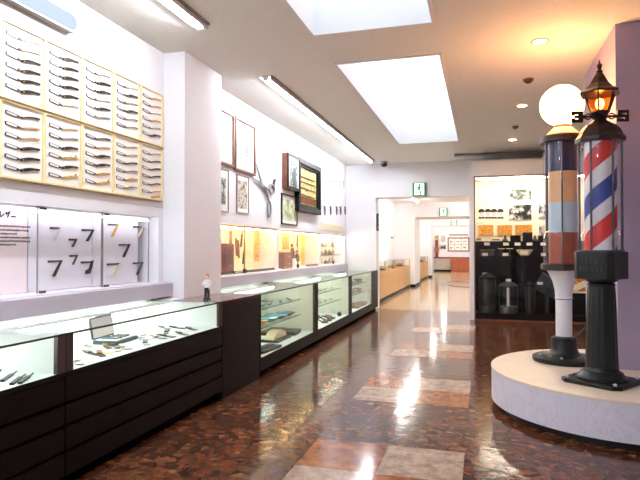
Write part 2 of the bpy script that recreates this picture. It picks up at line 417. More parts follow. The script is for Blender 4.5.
MB().frame_y(-.06, 0, -.68, .62, -.5, .36, .06).build('frame', 'maroon', t)
MB().box(-.62, .56, -.03, -.005, -.44, .3).build('sheet', 'paper', t)
g = MB(); 
for xx in (-.25, .15): g.box(xx-.012, xx+.012, -.038, -.03, -.44, .3)
g.box(-.62, .56, -.038, -.03, -.085, -.06); g.build('grid_lines', 'thin_frame', t)
g = MB(); random.seed(3)
for xx in (-.44, -.05, .36):
    for zz in (.1, -.27):
        for q in range(3): g.box(xx-.1+q*.06, xx-.06+q*.06, -.04, -.03, zz-.08+random.random()*.08, zz+.02+random.random()*.06)
g.build('drawings', 'razor_rust', t)
MB().box(-.6, .55, -.06, -.005, .5, .55).build('title_bar', 'maroon', t)
for k, (x, z, w_, h_, mm, lb) in enumerate(((-2.72, 2.05, .28, .42, 'poster_mix', 'small brown poster high on the end wall, left of its neighbour'), (-2.33, 2.05, .3, .42, 'photo_street', 'small grey-green poster high on the end wall, right of its neighbour'),
                                     (-2.35, 1.52, .42, .3, 'photo_mono', 'dark slate wide picture below the two small posters on the end wall'))):
    t = thing('poster', (x, 35.6, z), lb, 'poster'); MB().box(-w_/2, w_/2, -.02, 0, -h_/2, h_/2).build('backing', 'white_paint', t); MB().box(-w_/2+.02, w_/2-.02, -.026, -.02, -h_/2+.02, h_/2-.02).build('print', mm, t)
# small things on the walls of the far rooms
for k, (y, z, hh, lb) in enumerate(((17.07, 2.2, .35, 'thin dark upright plaque high on the first far room left wall'), (16.2, 1.62, .45, 'tall dark plaque on the first far room left wall, just above the showcase'), (20.0, 1.81, .06, 'small dark label on far left wall beside the first white pillar'))):
    t = thing('wall_plaque', (-3.12, y, z), lb, 'plaque'); MB().box(0, .03, -.16, .16, -hh/2, hh/2).build('plate', 'slate', t); MB().box(.03, .036, -.11, .11, -hh/2+.02, hh/2-.02).build('print', 'poster_mix', t)
t = thing('wall_switch', (OX0, 12.98, 2.03), 'dark switch panel with grey buttons on the left jamb of the opening', 'switch')
MB().box(0, .05, -.07, .07, -.2, .2).build('plate', 'dark_grey', t)
for k in range(3): MB().box(.05, .06, -.04, .04, -.16+k*.11, -.08+k*.11).build('button', 'steel_light', t)

# ---- exit signs
def exit_sign(x, y, z, s, lb):
    t = thing('exit_sign', (x, y, z), lb, 'sign', 'green exit signs over the openings')
    MB().box(-s/2, s/2, -.07, 0, -s/2, s/2).build('housing', 'green_sign', t, bevel=.004)
    MB().box(-s*.36, s*.36, -.076, -.07, -s*.44, s*.44).build('light_face', 'sign_light', t)
    f = MB(); fn = lambda u, v, d: (u*s*1.25, -.07-d, v*s*1.15)
    f.ball((.03*s, -.08, .32*s), .085*s, (1, .3, 1), 10, 6)
    for p in ([(-.06, .18), (.09, .2), (.06, -.06), (-.07, -.04)], [(-.07, -.02), (.02, -.02), (-.12, -.2), (-.27, -.22), (-.27, -.28), (-.1, -.28)],
              [(-.0, -.04), (.07, -.06), (.13, -.2), (.08, -.38), (.01, -.38), (.05, -.2)], [(-.05, .18), (-.22, .1), (-.2, -.02), (-.15, -.02), (-.16, .07), (-.04, .1)], [(.08, .19), (.17, .06), (.27, .1), (.26, .15), (.19, .13), (.1, .22)]):
        f.prism(p, fn, .006, .011)
    f.build('running_figure', 'green_sign', t)
    MB().box(-s*.1, s*.1, -.05, -.02, s/2, s/2+.02).build('bracket', 'white_paint', t)
    return t
exit_sign(-1.37, YB, 2.765, .3, 'square green exit sign over the nearest opening')
exit_sign(-1.34, 20.7, 2.74, .29, 'square green exit sign over the second opening, in the middle distance')
exit_sign(-1.3, 27.8, 2.68, .28, 'square green exit sign over the farthest opening')
# ---- ceiling fittings
def downlight(y, lb, lit=True):
    t = thing('downlight', (.54, y, H), lb, 'downlight', 'round ceiling downlights' if lit else None)
    MB().lathe([(.062, -.002), (.085, -.002), (.085, -.008), (.078, -.014), (.062, -.01)], n=28, caps=False).build('trim_ring', 'razor_pale', t, True)
    MB().lathe([(.0635, -.006), (.0635, -.001)], n=28).build('lamp', 'down_light', t, True)
downlight(5.68, 'lit round downlight in the ceiling left of the lantern, nearest of the row')
downlight(8.17, 'lit round downlight in the ceiling, middle of the row of three')
downlight(10.68, 'lit round downlight in the ceiling, farthest of the row near the showcase')
for y, lb, r_ in ((6.93, 'small dark round ceiling fitting between the nearest and middle downlights', .06), (9.56, 'small round ceiling detector between the middle and farthest downlights', .05)):
    t = thing('smoke_detector', (.53, y, H), lb, 'detector')
    MB().lathe([(r_, 0), (r_, -.015), (r_*.8, -.03)], n=20).build('base', 'leather', t, True); MB().lathe([(r_*.6, -.03), (r_*.5, -.045)], n=16).build('sensor', 'dark_grey', t, True)
t = thing('air_grille', (.45, 12.02, H+.003), 'long thin grey air grille on the ceiling above the far showcase', 'air grille')
MB().box(-1.0, 1.6, -.06, .06, -.05, 0).build('housing', 'thin_frame', t); MB().box(-.97, 1.57, -.065, -.06, -.035, -.02).build('slot', 'dark_grey', t)
t = thing('dome_camera', (-2.13, 12.55, H+.003), 'small dome security camera with black eye in the ceiling corner', 'camera')
MB().lathe([(.085, 0), (.085, -.03), (.07, -.06)], n=20).build('base', 'thin_frame', t, True); MB().lathe([(.075, -.055), (.075, -.08), (.055, -.115), (.02, -.13)], n=20).build('dome', 'rubber', t, True)
def tube_light(y0, y1, lb):
    t = thing('ceiling_tube_light', (-2.38, y0, H), lb, 'ceiling light', 'recessed tube lights of the ceiling'); L_ = y1-y0
    MB().box(-.075, .075, 0, L_, -.012, 0).build('housing', 'board_grey', t)
    MB().prism([(-.075, -.012), (-.069, -.012), (-.066, -.026), (-.072, -.026)], lambda u, v, d: (u, d, v), 0, L_).build('reflector', 'board_grey', t)
    MB().box(.06, .068, 0, L_, -.055, -.012).build('reflector', 'board_grey', t)
    MB().box(.068, .085, 0, L_, -.02, 0).build('side_rail', 'thin_frame', t)
    n = max(1, round(L_/1.25)); dl = L_/n
    for k in range(n):
        MB().tube([(.0, k*dl+.03, -.034), (.0, (k+1)*dl-.03, -.034)], .017, 12).build('tube', 'tube_light', t, True)
    for k in range(n+1): MB().box(-.03, .03, max(0, k*dl-.03), min(L_, k*dl+.03), -.055, -.012).build('lamp_holder', 'white_paint', t)
tube_light(5.95, 12.3, 'long recessed tube light on the ceiling running to the back wall')
tube_light(-6, 4.42, 'recessed tube light on the ceiling at the top left edge, ending before the pilaster')
def wall_light(y0, y1, lb):
    t = thing('wall_light', (LW, y0, 3.16), lb, 'wall light'); L_ = y1-y0
    poly = [(0, -.075)]+[(L_-.075+.075*math.sin(a), -.075*math.cos(a)) for a in [PI*k/12 for k in range(13)]]+[(0, .075)]
    MB().prism(poly, lambda u, v, d: (d, u, v), 0, .05).build('housing', 'blue_plastic', t)
    poly2 = [(.02, -.06)]+[(L_-.075+.06*math.sin(a), -.06*math.cos(a)) for a in [PI*k/12 for k in range(13)]]+[(.02, .06)]
    MB().prism(poly2, lambda u, v, d: (d, u, v), .05, .06).build('lens', 'pale_light', t)
    MB().box(0, .065, 0, L_-.06, -.083, -.075).build('lower_rail', 'thin_frame', t)
wall_light(1.2, 3.66, 'pale blue rounded wall light above the razor boards at top left')

# ================================================================== razor boards
HANDLE = {'B': ('razor_black', .024, 'thick black'), 'b': ('razor_black', .014, 'thin black'), 'P': ('razor_pale', .008, 'thin pale'), 'S': ('razor_silver', .009, 'thin silver'),
          'T': ('razor_tan', .02, 'thick tan'), 't': ('razor_tan', .011, 'thin tan'), 'G': ('razor_gold', .012, 'ornate gold'), 'M': ('razor_mauve', .012, 'thin mauve'), 'R': ('razor_rust', .01, 'thin rust brown'), 'V': ('razor_silver', .018, 'thick silver')}
yz = lambda u, v, d: (d, u, v)
PROTO = {}
def razor_proto(k):
    mt, th, _ = HANDLE[k]
    e = bpy.data.objects.new('straight_razor', None); COL.objects.link(e); e.empty_display_size = .03
    # blade: a wide hollow-ground slab, round-nosed, with a darker spine and a tang
    MB().prism([(-.152, .020), (-.146, .024), (-.05, .012), (-.03, .006), (-.012, .003), (-.01, -.004), (-.035, -.005), (-.055, -.010), (-.146, -.002), (-.154, .003)], yz, .001, .006).build('blade', 'steel', e)
    g = MB(); g.prism([(-.146, .0185), (-.055, .0075), (-.06, -.0055), (-.146, .003)], yz, .006, .0075); g.build('hollow_grind', 'board_grey' if k in 'PSGVTtB' else 'steel_light', e)
    up, lo = [], []
    for i in range(11):
        q = i/10; u = -.02+.17*q; v = -.002+.026*math.sin(q*PI*.55)
        t_ = th*(.55+.45*math.sin(PI*min(1, q*1.25+.12)) if k in 'BTV' else .8)
        if k == 'G': t_ = th*(.6+.5*abs(math.sin(q*9)))
        up.append((u, v+t_/2)); lo.append((u, v-t_/2))
    h = MB(); h.prism(lo+up[::-1], yz, .001, .011)
    if k == 'G': h.ball((.006, .13, .036), .012, (.5, 1, 1), 8, 6)
    h.build('handle', mt, e)
    MB().prism([(-.004+.005*math.cos(a), .0+.005*math.sin(a)) for a in [2*PI*i/8 for i in range(8)]], yz, .011, .014).build('pivot_pin', 'razor_gold', e)
    return e
used = set()
def place_razor(k, loc, label, group, sc_=1):
    if k not in PROTO:
        o = PROTO[k] = razor_proto(k); o.location = loc; tag(o, label, 'razor', group)
    else: o = dup(PROTO[k], loc, label, group)
    o.scale = (1, sc_, 1)
    return o
ys = [2.56, 2.96, 3.355, 3.755, 4.155, 4.55, 4.935]
TOP = ['', 'PPBBBB', 'BBBBBP', 'PBBPBS', 'PBtBSS', 'TtSTSB']
BOT = ['', 'bttBBB', 'tSBGBG', 'btBBTG', 'tSbMTV', 'tbbbbt']
cname = ['leftmost, cut by the photo edge', 'first full', 'second', 'third', 'fourth', 'fifth']
for row, (z0, z1, D) in enumerate(((2.412, 2.95, TOP), (1.88, 2.408, BOT))):
    rn = ('upper', 'lower')[row]
    for ci in range(6):
        y0, y1 = ys[ci]+.001, ys[ci+1]-.001
        t = thing('razor_board', (LW, (y0+y1)/2, z0), 'gold-framed white razor board, %s column from the left, %s row' % (cname[ci], rn), 'display board', 'framed razor boards on the left wall')
        hw = (y1-y0)/2
        MB().frame_x(0, .026, -hw, hw, 0, z1-z0, .013).build('frame', 'gold_frame', t)
        MB().box(0, .012, -hw+.013, hw-.013, .013, z1-z0-.013).build('backing', 'board_white', t)
        if row: MB().box(.0, .03, -hw, hw, z1-z0-.004, z1-z0).build('rail', 'dark_gold', t)
        else: MB().box(.0, .03, -hw, hw, 0, .006).build('rail', 'dark_gold', t)
        if row: MB().box(.0, .03, -hw, hw, -.008, 0).build('bottom_rail', 'dark_gold', t)
        yc = (y0+y1)/2+.005
        for k, ch in enumerate(D[ci]):
            zz = z1-.09-(.074 if row else .072)*k-(.02 if not row and ci in (1, 2) and False else 0)
            place_razor(ch, (LW+.012, yc, zz), '%s-handled straight razor, %s from top in the %s column of the %s boards' % (HANDLE[ch][2], ORD[k], cname[ci].replace('full', 'full'), rn), 'open straight razors on the gold-framed boards')
        if row and ci == 5:
            b = MB(); b.prism([(-.02, -.012), (.14, .012), (.15, .035), (0, .012)], yz, .001, .01)
            tag(b.build('razor_scale', 'razor_tan', loc=(LW+.012, yc, 1.90)), 'loose flat tan razor scale at the bottom right of the boards', 'razor part')

# ================================================================== niche with folding razors
xb = LW-.17
t = thing('text_panel', (xb, 2.6, 1.075), 'pale pink text panel with dark heading in the lit wall niche', 'text panel')
MB().box(-.02, 0, -1.0, .80, 0, .635).build('board', 'board_pink', t)
def stroke(mb, pts, w_=.008):
    for (a, b), (c_, d_) in zip(pts, pts[1:]):
        dx, dz = c_-a, d_-b; l = math.hypot(dx, dz) or 1; nx, nz = -dz/l*w_/2, dx/l*w_/2
        mb.prism([(a+nx, b+nz), (a-nx, b-nz), (c_-nx, d_-nz), (c_+nx, d_+nz)], yz, 0, .002)
hd = MB()
def glyph(pp, ox, oz, s):
    for st in pp: stroke(hd, [(ox+u*s, oz+v*s) for u, v in st], .011)
za = [[(0, .7), (1, .72)], [(.3, 1), (.3, .35)], [(.7, 1), (.7, .5), (.45, 0)], [(.85, 1.1), (.95, .9)], [(1.0, 1.12), (1.1, .95)]]
re_ = [[(.15, 1), (.15, .05), (.5, .2), (.95, .6)]]
ba = [[(0, .5), (1, .5)]]
pt = [at(p, 214.5, 0, xb) for p in (2, 8, 13.5)]
glyph(re_, at(-.6, 216, 0, xb)[1]-2.6, at(0, 217, 0, xb)[2]-1.075, .044); glyph(za, at(5, 216, 0, xb)[1]-2.6, at(5, 217.5, 0, xb)[2]-1.075, .044); glyph(ba, at(10.8, 216, 0, xb)[1]-2.6, at(10.8, 219.5, 0, xb)[2]-1.075, .044)
hd.build('heading', 'ink', t)
random.seed(5); tx = MB()
for li, py in enumerate((226.5, 230.3, 234, 237.6, 241.2, 244.8)):
    u = -.25; ue = at(29 if li not in (2, 5) else 16, 230, 0, xb)[1]-2.6; v = at(15, py, 0, xb)[2]-1.075
    while u < ue:
        w_ = .010+.006*random.random(); tx.box(0, .0015, u, u+w_, v-.008+.004*random.random(), v+.004+.004*random.random()); u += w_+.006
tx.build('small_text', 'ink', t)
for (ya, yb_, nm) in ((3.413, 4.12, 'left'), (4.13, 4.80, 'right')):
    t = thing('specimen_board', (xb, ya, 1.075), 'pale grey board carrying folding razors, %s of the two in the niche' % nm, 'display board')
    MB().box(-.02, 0, 0, yb_-ya, 0, .635).build('board', 'board_grey', t)
# glass doors in front
for (ya, yb_, nm) in ((3.36, 4.085, 'left of the two, beside the pink text'), (4.095, 4.79, 'right of the two, next to the pilaster')):
    t = thing('glass_door', (LW-.045, ya, 1.072), 'clear glass door of the razor niche, %s' % nm, 'glass door', 'glass doors of the razor niche')
    MB().box(0, .008, 0, yb_-ya, 0, .64).build('pane', 'clear_glass', t)
    e = MB()
    e.box(-.001, .009, 0, .006, 0, .64); e.box(-.001, .009, yb_-ya-.006, yb_-ya, 0, .64); e.build('edge', 'thin_frame', t)
    for yy, zz in ((.03, .0), (.03, .62)): MB().box(-.006, .014, yy, yy+.05, zz, zz+.018).build('clip', 'steel', t)
def folding7(px0, px1, py0, py1, bm_, hm, label, orn=False):
    a = at(px0, py0, 0, xb+.004); b = at(px1, py1, 0, xb+.004)
    w_ = b[1]-a[1]; hh = a[2]-b[2]
    t = thing('folding_razor', (xb, a[1], b[2]), label, 'razor', 'half-open razors on the niche boards')
    th = .016 if w_ > .08 else .010
    MB().prism([(0, hh), (0, hh-th*1.1), (w_*.8, hh-th*1.1+.004), (w_, hh-.003), (w_, hh)], yz, .001, .006).build('blade', bm_, t)
    p = [(w_*.86, hh), (w_, hh), (w_*.48, .0), (w_*.3, .0), (w_*.3, th*.6)]
    if orn: p = [(w_*.8, hh), (w_, hh+.01), (w_*.9, hh*.5), (w_*.7, .0), (w_*.3, .0), (w_*.35, .03), (w_*.6, hh*.4)]
    MB().prism(p, yz, .006, .012).build('handle', hm, t)
S7 = 'half-open razor on the '
for a in ((50, 61, 227, 241, 'steel', 'steel_light', 'pale steel '+S7+'left niche board, top left'), (69, 77, 238.5, 247, 'razor_black', 'razor_black', 'small black '+S7+'left niche board, upper of the middle pair'),
          (82, 94, 229, 241.5, 'razor_black', 'razor_black', 'large black '+S7+'left niche board, top right'), (69.5, 77.5, 255, 264.5, 'steel', 'dark_grey', 'small grey '+S7+'left niche board, lower of the middle pair'),
          (48, 62, 260.5, 276, 'razor_black', 'razor_black', 'large black '+S7+'left niche board, bottom left'), (81, 93, 261.5, 273.5, 'razor_black', 'razor_black', 'curved ornate black '+S7+'left niche board, bottom right', True),
          (108, 118.5, 223.5, 237, 'steel', 'razor_gold', 'gold-handled '+S7+'right niche board, top left'), (133.5, 144, 226, 237, 'steel', 'razor_ivory', 'pale ivory '+S7+'right niche board, top right'),
          (119, 130, 244, 257, 'razor_black', 'razor_black', 'black '+S7+'right niche board, at its centre'), (107, 121, 263.5, 275, 'razor_black', 'razor_ivory', 'white-handled '+S7+'right niche board, bottom left'),
          (133, 143, 262.5, 274.5, 'steel', 'razor_black', 'black-handled grey-bladed '+S7+'right niche board, bottom right')): folding7(*a)
def strip(name, x, y0, y1, z, w_, em, lb, h_=.02):
    t = thing(name, (x, y0, z), lb, 'strip light'); L_ = y1-y0
    MB().box(-w_/2-.006, w_/2+.006, 0, L_, 0, h_).build('housing', 'white_paint', t); MB().tube([(0, .02, -.02), (0, L_-.02, -.02)], w_*.3, 10).build('tube', em, t, True)
    return t
strip('strip_light', LW-.075, -.9, 4.85, 1.70, .03, 'niche_light', 'white strip light under the top edge of the razor niche')

# ================================================================== front counters
ZT = .91
def counter(y0, y1, top_l, label, posts, xback=LW+.004):
    t = thing('display_counter', (0, y0, 0), label, 'display counter', 'black wood counters with lit glass tops'); L_ = y1-y0
    MB().box(xback, FX-.05, 0, L_, 0, .07).build('plinth', 'groove', t)
    MB().box(xback, FX-.022, 0, L_, .07, .66).build('body', 'groove', t)
    zs = [.07, .222, .37, .5, .66]
    for k in range(4): MB().box(FX-.022, FX, .004, L_-.004, zs[k]+.010, zs[k+1]-.010).build('drawer_front' if k < 3 else 'apron', 'black_wood', t)
    MB().box(xback, FX-.004, 0, L_, .66, .682).build('deck', 'case_white', t)
    MB().box(FX-.004, FX, 0, L_, .655, .684).build('front_rail', 'black_wood', t)
    for a, b in posts: MB().box(xback, FX-.03, a, b, .682, ZT-.012).build('end_panel', 'case_white', t); MB().box(FX-.03, FX, a, b, .682, ZT-.012).build('corner_post', 'brown_post', t)
    MB().box(xback, xback+.01, 0, L_, .682, ZT-.012).build('back_panel', 'case_white', t)
    MB().box(FX-.006, FX-.001, posts[0][1] if posts[0][0] < .01 else 0, posts[-1][0], .682, ZT-.008).build('front_glass', 'green_glass', t)
    MB().box(xback, FX, 0, L_, ZT-.008, ZT).build('top_glass', 'green_glass', t)
    MB().box(FX-.003, FX+.002, 0, L_, ZT-.012, ZT).build('glass_edge', 'dark_grey', t)
    return t
counter(.2, 2.715, 0, 'black wood glass-topped counter at the left photo edge, nearest', [(0, .03), (2.455, 2.515)])
counter(2.72, 4.76, 0, 'black wood glass-topped counter with many small razors, second from the left edge', [(0, .06), (1.98, 2.04)])
strip('case_strip_light', -2.93, .25, 2.6, .874, .07, 'case_light', 'white strip light inside the nearest counter', .012)
strip('case_strip_light', -2.93, 2.82, 4.68, .874, .07, 'case_light', 'white strip light inside the counter of small razors', .012)
# solid black cabinet between counters and tall cases
t = thing('black_cabinet', (0, 4.765, 0), 'solid black cabinet with a reddish brown top below the pilaster', 'cabinet')
MB().box(-2.855, FX, 0, .905, .0, .885).box(LW+.004, -2.855, 0, .21, 0, .885).build('body', 'black_wood', t)
MB().box(-2.855, FX+.002, 0, .905, .885, ZT).build('top', 'brown_top', t); MB().box(LW+.004, -2.855, 0, .21, .885, ZT).build('filler_top', 'wall_white', t)
# items in the nearest counter
for k, (px, py, lb) in enumerate(((-4, 372, 'leftmost'), (9, 376, 'second from left'), (18, 379, 'third from left'), (26, 378, 'rightmost'))):
    p = at(px, py, 2, .69)
    t = thing('black_tool', (p[0], p[1], .682), 'thin black rod-like razor lying in the nearest counter, %s of four' % lb, 'razor', 'black tools in the nearest counter', rz=.5)
    MB().box(-.011, .011, -.11, .05, 0, .012).build('handle', 'razor_black', t); MB().prism([(-.006, .05), (.006, .05), (.004, .14), (-.004, .14)], lambda u, v, d: (u, v, d), .002, .008).build('blade', 'steel', t)
# open instrument case
p = at(116, 340.5, 2, .69)
t = thing('instrument_case', (p[0], p[1], .682), 'open blue-grey instrument case with raised white-lined lid in the second counter', 'case', rz=.12)
cs = MB(); cs.box(-.1, .1, -.155, .155, 0, .028); cs.build('base', 'slate', t)
MB().box(-.085, .085, -.14, .14, .028, .034).build('lining', 'paper', t)
rot = Matrix.Translation((-.1, 0, .03)) @ Matrix.Rotation(math.radians(-10), 4, 'Y')
l = MB(); l.box(-.012, .0, -.155, .155, 0, .17, rot); l.build('lid', 'slate', t)
l = MB(); l.box(0, .004, -.14, .14, .012, .1555, rot); l.build('lid_lining', 'paper', t)
for k, yy in enumerate((-.085, -.03, .04, .09)):
    MB().box(-.07+.01*k, .06, yy-.012, yy+.012, .034, .046).build('tool', ['teal', 'dark_grey', 'slate', 'razor_black'][k], t)
# small razors lying on the deck
pts = [(61, 217), (93, 160), (108, 187), (140, 190), (163, 163), (186, 158), (206, 151), (226, 166), (203, 172), (260, 126), (293, 126), (303, 151), (335, 126), (347, 131), (368, 97), (377, 126), (376, 112), (415, 97), (431, 118), (465, 101)]
pts = sorted((60+a/3.556, 300+b/3.556) for a, b in pts)
hm_ = ['razor_ivory', 'razor_tan', 'dark_grey', 'razor_gold', 'razor_rust', 'razor_pale', 'razor_black']
hn = {'razor_ivory': 'ivory', 'razor_tan': 'tan', 'dark_grey': 'dark grey', 'razor_gold': 'gold', 'razor_rust': 'rust brown', 'razor_pale': 'pale', 'razor_black': 'black'}
seq = [1, 5, 2, 4, 3, 3, 2, 1, 3, 4, 1, 2, 6, 4, 2, 6, 2, 6, 6, 6]
# one prototype per handle colour, the rest are copies
SP = {}
def small_razor(mk):
    e = bpy.data.objects.new('small_razor', None); COL.objects.link(e); e.empty_display_size = .03
    xy = lambda u, v, d: (u, v, d)
    MB().prism([(-.012, -.085), (.012, -.085), (.012, .0), (.004, .02), (-.006, .02), (-.012, .0)], xy, .002, .006).build('blade', 'steel', e)
    MB().prism([(-.009, .005), (.009, .005), (.02, .06), (.018, .095), (.004, .1), (-.002, .06)], xy, .0, .012).build('handle', mk, e)
    e.scale = (1.7, 1.2, 1)
    return e
random.seed(11)
for k, (px, py) in enumerate(pts):
    p = at(px, py, 2, .69); mk = hm_[seq[k]]; loc = (min(p[0], FX-.08), p[1], .683); rz = .9+random.uniform(-.35, .35)
    lb = 'small %s-handled razor on second counter deck, %s from the left' % (hn[mk], ORD[k])
    if mk not in SP: o = SP[mk] = small_razor(mk); tag(o, lb, 'razor', 'small razors in the second counter'); o.location = loc; o.rotation_euler = (0, 0, rz)
    else: dup(SP[mk], loc, lb, 'small razors in the second counter', rz)
for k, (px, py) in enumerate(((112, 350), (126, 346), (84, 349), (150, 337), (158, 333), (182, 331))):
    p = at(px, py, 2, .69); t = thing('label_card', (p[0], p[1], .683), ('pale yellow flat card among the small razors of the second counter', 'larger cream flat card right of the pale yellow one, second counter', 'cream flat card at the left end of the second counter deck',
        'grey-white flat card right of the open instrument case', 'tan flat card in the middle of the second counter deck', 'cream flat card toward the right end of the second counter deck')[k], 'card', 'flat cards on the second counter deck', rz=.1+.2*(k % 3))
    MB().box(-.05, .05, -.09, .09, 0, .003).build('card', ('yellow_paper', 'razor_ivory', 'razor_ivory', 'thin_frame', 'razor_pale', 'razor_ivory')[k], t); MB().box(-.04, .04, -.07, .07, .003, .004).build('printed_face', ('cream', 'cream', 'cream', 'board_grey', 'cream', 'board_grey')[k], t)
# figurine on the cabinet end
p = at(207, 300, 2, ZT)
t = thing('figurine', (p[0], p[1], ZT), 'small standing barber figurine in white top and dark trousers by the pilaster', 'figurine', rz=.3)
MB().lathe([(.052, 0), (.052, .012), (.045, .016)], n=20).build('base', 'rubber', t, True)
f = MB()
for s in (-1, 1):
    f.tube([(s*.019, 0, .014), (s*.02, 0, .06), (s*.015, 0, .115)], [.017, .018, .021], 10); f.box(s*.019-.014, s*.019+.014, -.04, .012, .014, .03)
f.tube([(0, 0, .105), (0, 0, .13)], [.034, .033], 12); f.build('trousers', 'cloth_dark', t, True)
f = MB(); f.lathe([(.032, .122), (.036, .15), (.04, .178), (.024, .192), (.012, .197)], n=16)
f.tube([(.036, 0, .182), (.05, -.008, .15), (.038, -.035, .13)], [.013, .012, .010], 8); f.tube([(-.036, 0, .182), (-.052, -.008, .15), (-.03, -.04, .145)], [.013, .012, .010], 8)
f.build('jacket', 'white_paint', t, True)
f = MB(); f.tube([(0, 0, .19), (0, 0, .205)], .010, 8); f.ball((0, -.002, .222), .022, (.9, 1, 1.12)); f.ball((0, -.025, .22), .005); f.ball((.036, -.04, .128), .009); f.ball((-.028, -.045, .145), .009); f.build('head', 'skin_paint', t, True)
f = MB(); f.ball((0, .005, .23), .024, (.98, 1, .95)); f.build('hair', 'razor_black', t, True)
f = MB(); f.box(-.03, .03, -.036, -.033, .12, .16); f.box(.036, .044, -.06, -.035, .105, .15); f.build('towel', 'board_grey', t); t.scale = (.72, .8, 1)

# ================================================================== tall lit cases
def case(y0, y1, label, pa, pb, xback=LW+.004):
    t = thing('glass_case', (0, y0, 0), label, 'glass case', 'tall lit glass cases below the wall niche'); L_ = y1-y0
    MB().box(xback, FX-.06, 0, L_, 0, .06).build('plinth', 'groove', t)
    MB().box(xback, FX, 0, L_, .06, .19).build('base', 'black_wood', t)
    MB().box(xback, FX-.006, 0, L_, .19, .2).build('deck', 'case_white', t)
    MB().box(xback, xback+.012, 0, L_, .2, ZT-.01).build('back_panel', 'case_green', t)
    if pa: MB().box(xback+.012, FX-.03, 0, min(pa, .03), .2, ZT-.01).build('side_panel', 'case_green', t); MB().box(FX-.03, FX, 0, pa, .2, ZT-.01).build('corner_post', 'black_wood', t)
    if pb: MB().box(xback+.012, FX-.03, L_-min(pb, .03), L_, .2, ZT-.01).build('side_panel', 'case_green', t); MB().box(FX-.03, FX, L_-pb, L_, .2, ZT-.01).build('corner_post', 'black_wood', t)
    MB().box(FX-.008, FX-.002, pa, L_-pb, .2, ZT-.01).build('front_glass', 'green_glass', t)
    MB().box(xback, FX, 0, L_, ZT-.01, ZT).build('top_glass', 'green_glass', t)
    MB().box(FX-.003, FX+.002, 0, L_, ZT-.014, ZT).build('glass_edge', 'dark_grey', t)
    MB().box(FX-.01, FX+.003, 0, L_, .185, .205).build('front_rail', 'black_wood', t)
    return t
case(5.69, 7.84, 'lit glass case nearest the pilaster, with two glass shelves and a white box', .02, .09)
case(7.845, 10.08, 'middle one of the three lit glass cases, with dark clippers and white card', .08, .09)
case(10.085, 12.86, 'farthest of the three lit glass cases, touching the back wall', .08, .68)
for y0, y1, lb in ((5.8, 7.5, 'nearest tall case'), (8.0, 9.9, 'middle tall case'), (10.25, 11.9, 'farthest tall case')): strip('case_strip_light', -2.88, y0, y1, .874, .08, 'case_light', 'white strip light under the glass top of the %s' % lb, .012)
def shelf(y0, y1, z, lb, x0=-3.02, x1=-2.5):
    t = thing('glass_shelf', (0, y0, z), lb, 'shelf', 'glass shelves in the tall cases')
    MB().box(x0, x1, 0, y1-y0, 0, .008).build('pane', 'green_glass', t); MB().box(x1, x1+.004, 0, y1-y0, -.001, .009).build('front_edge', 'teal', t)
    for yy in (.25, y1-y0-.3): MB().box(-3.08, -2.8, yy, yy+.015, -.018, 0).build('bracket', 'steel', t)
    return t
shelf(5.75, 7.6, .68, 'upper glass shelf in the case nearest the pilaster'); shelf(5.75, 7.6, .46, 'lower glass shelf in the case nearest the pilaster')
shelf(7.98, 9.95, .68, 'upper glass shelf in the middle tall case'); shelf(7.98, 9.95, .48, 'lower glass shelf in the middle tall case')
shelf(10.2, 12.4, .66, 'upper glass shelf in the farthest tall case'); shelf(10.2, 12.4, .46, 'lower glass shelf in the farthest tall case')
t = thing('shelf_post', (-2.98, 6.42, .2), 'slim steel shelf upright inside the case nearest the pilaster', 'post'); MB().tube([(0, 0, 0), (0, 0, .66)], .012, 8).build('rod', 'steel_light', t, True); MB().lathe([(.03, 0), (.03, .01)], n=12).build('foot', 'steel', t)
def dish(x, y, z, r, mk, lb, grp):
    t = thing('shallow_dish', (x, y, z), lb, 'dish', grp)
    MB().lathe([(r*.5, 0), (r*.55, .008), (r, .045), (r*.96, .05), (r*.5, .018), (.001, .014)], n=24, caps=False).build('bowl', mk, t, True); MB().lathe([(r*.5, 0), (r*.5, .006)], n=20).build('foot', 'steel_light', t)
dish(-2.64, 6.72, .468, .13, 'teal', 'teal dish on lower shelf of the case nearest the pilaster, left one', 'teal dishes'); dish(-2.66, 7.04, .468, .17, 'teal', 'large teal dish on lower shelf of the case nearest the pilaster, middle one', 'teal dishes'); dish(-2.64, 7.37, .468, .14, 'slate', 'slate blue dish on lower shelf of the case nearest the pilaster, right one', 'teal dishes')
dish(-2.62, 6.44, .468, .08, 'razor_tan', 'cream tan bowl at the left end of the lower shelf, case nearest the pilaster', None)
for k, (y, mk) in enumerate(((6.45, 'slate'), (6.75, 'teal'), (7.1, 'slate'), (7.42, 'teal'))):
    t = thing('metal_clipper', (-2.62, y, .688), '%s small metal tool from the left on the upper shelf, case nearest the pilaster' % ORD[k], 'tool', 'metal tools on the upper shelf', rz=.2*k)
    MB().tube([(0, -.09, .01), (0, .02, .012), (0, .1, .02)], [.008, .012, .006], 8).build('handle', mk, t, True); MB().box(-.02, .02, -.12, -.09, .002, .018).build('head', 'steel', t)
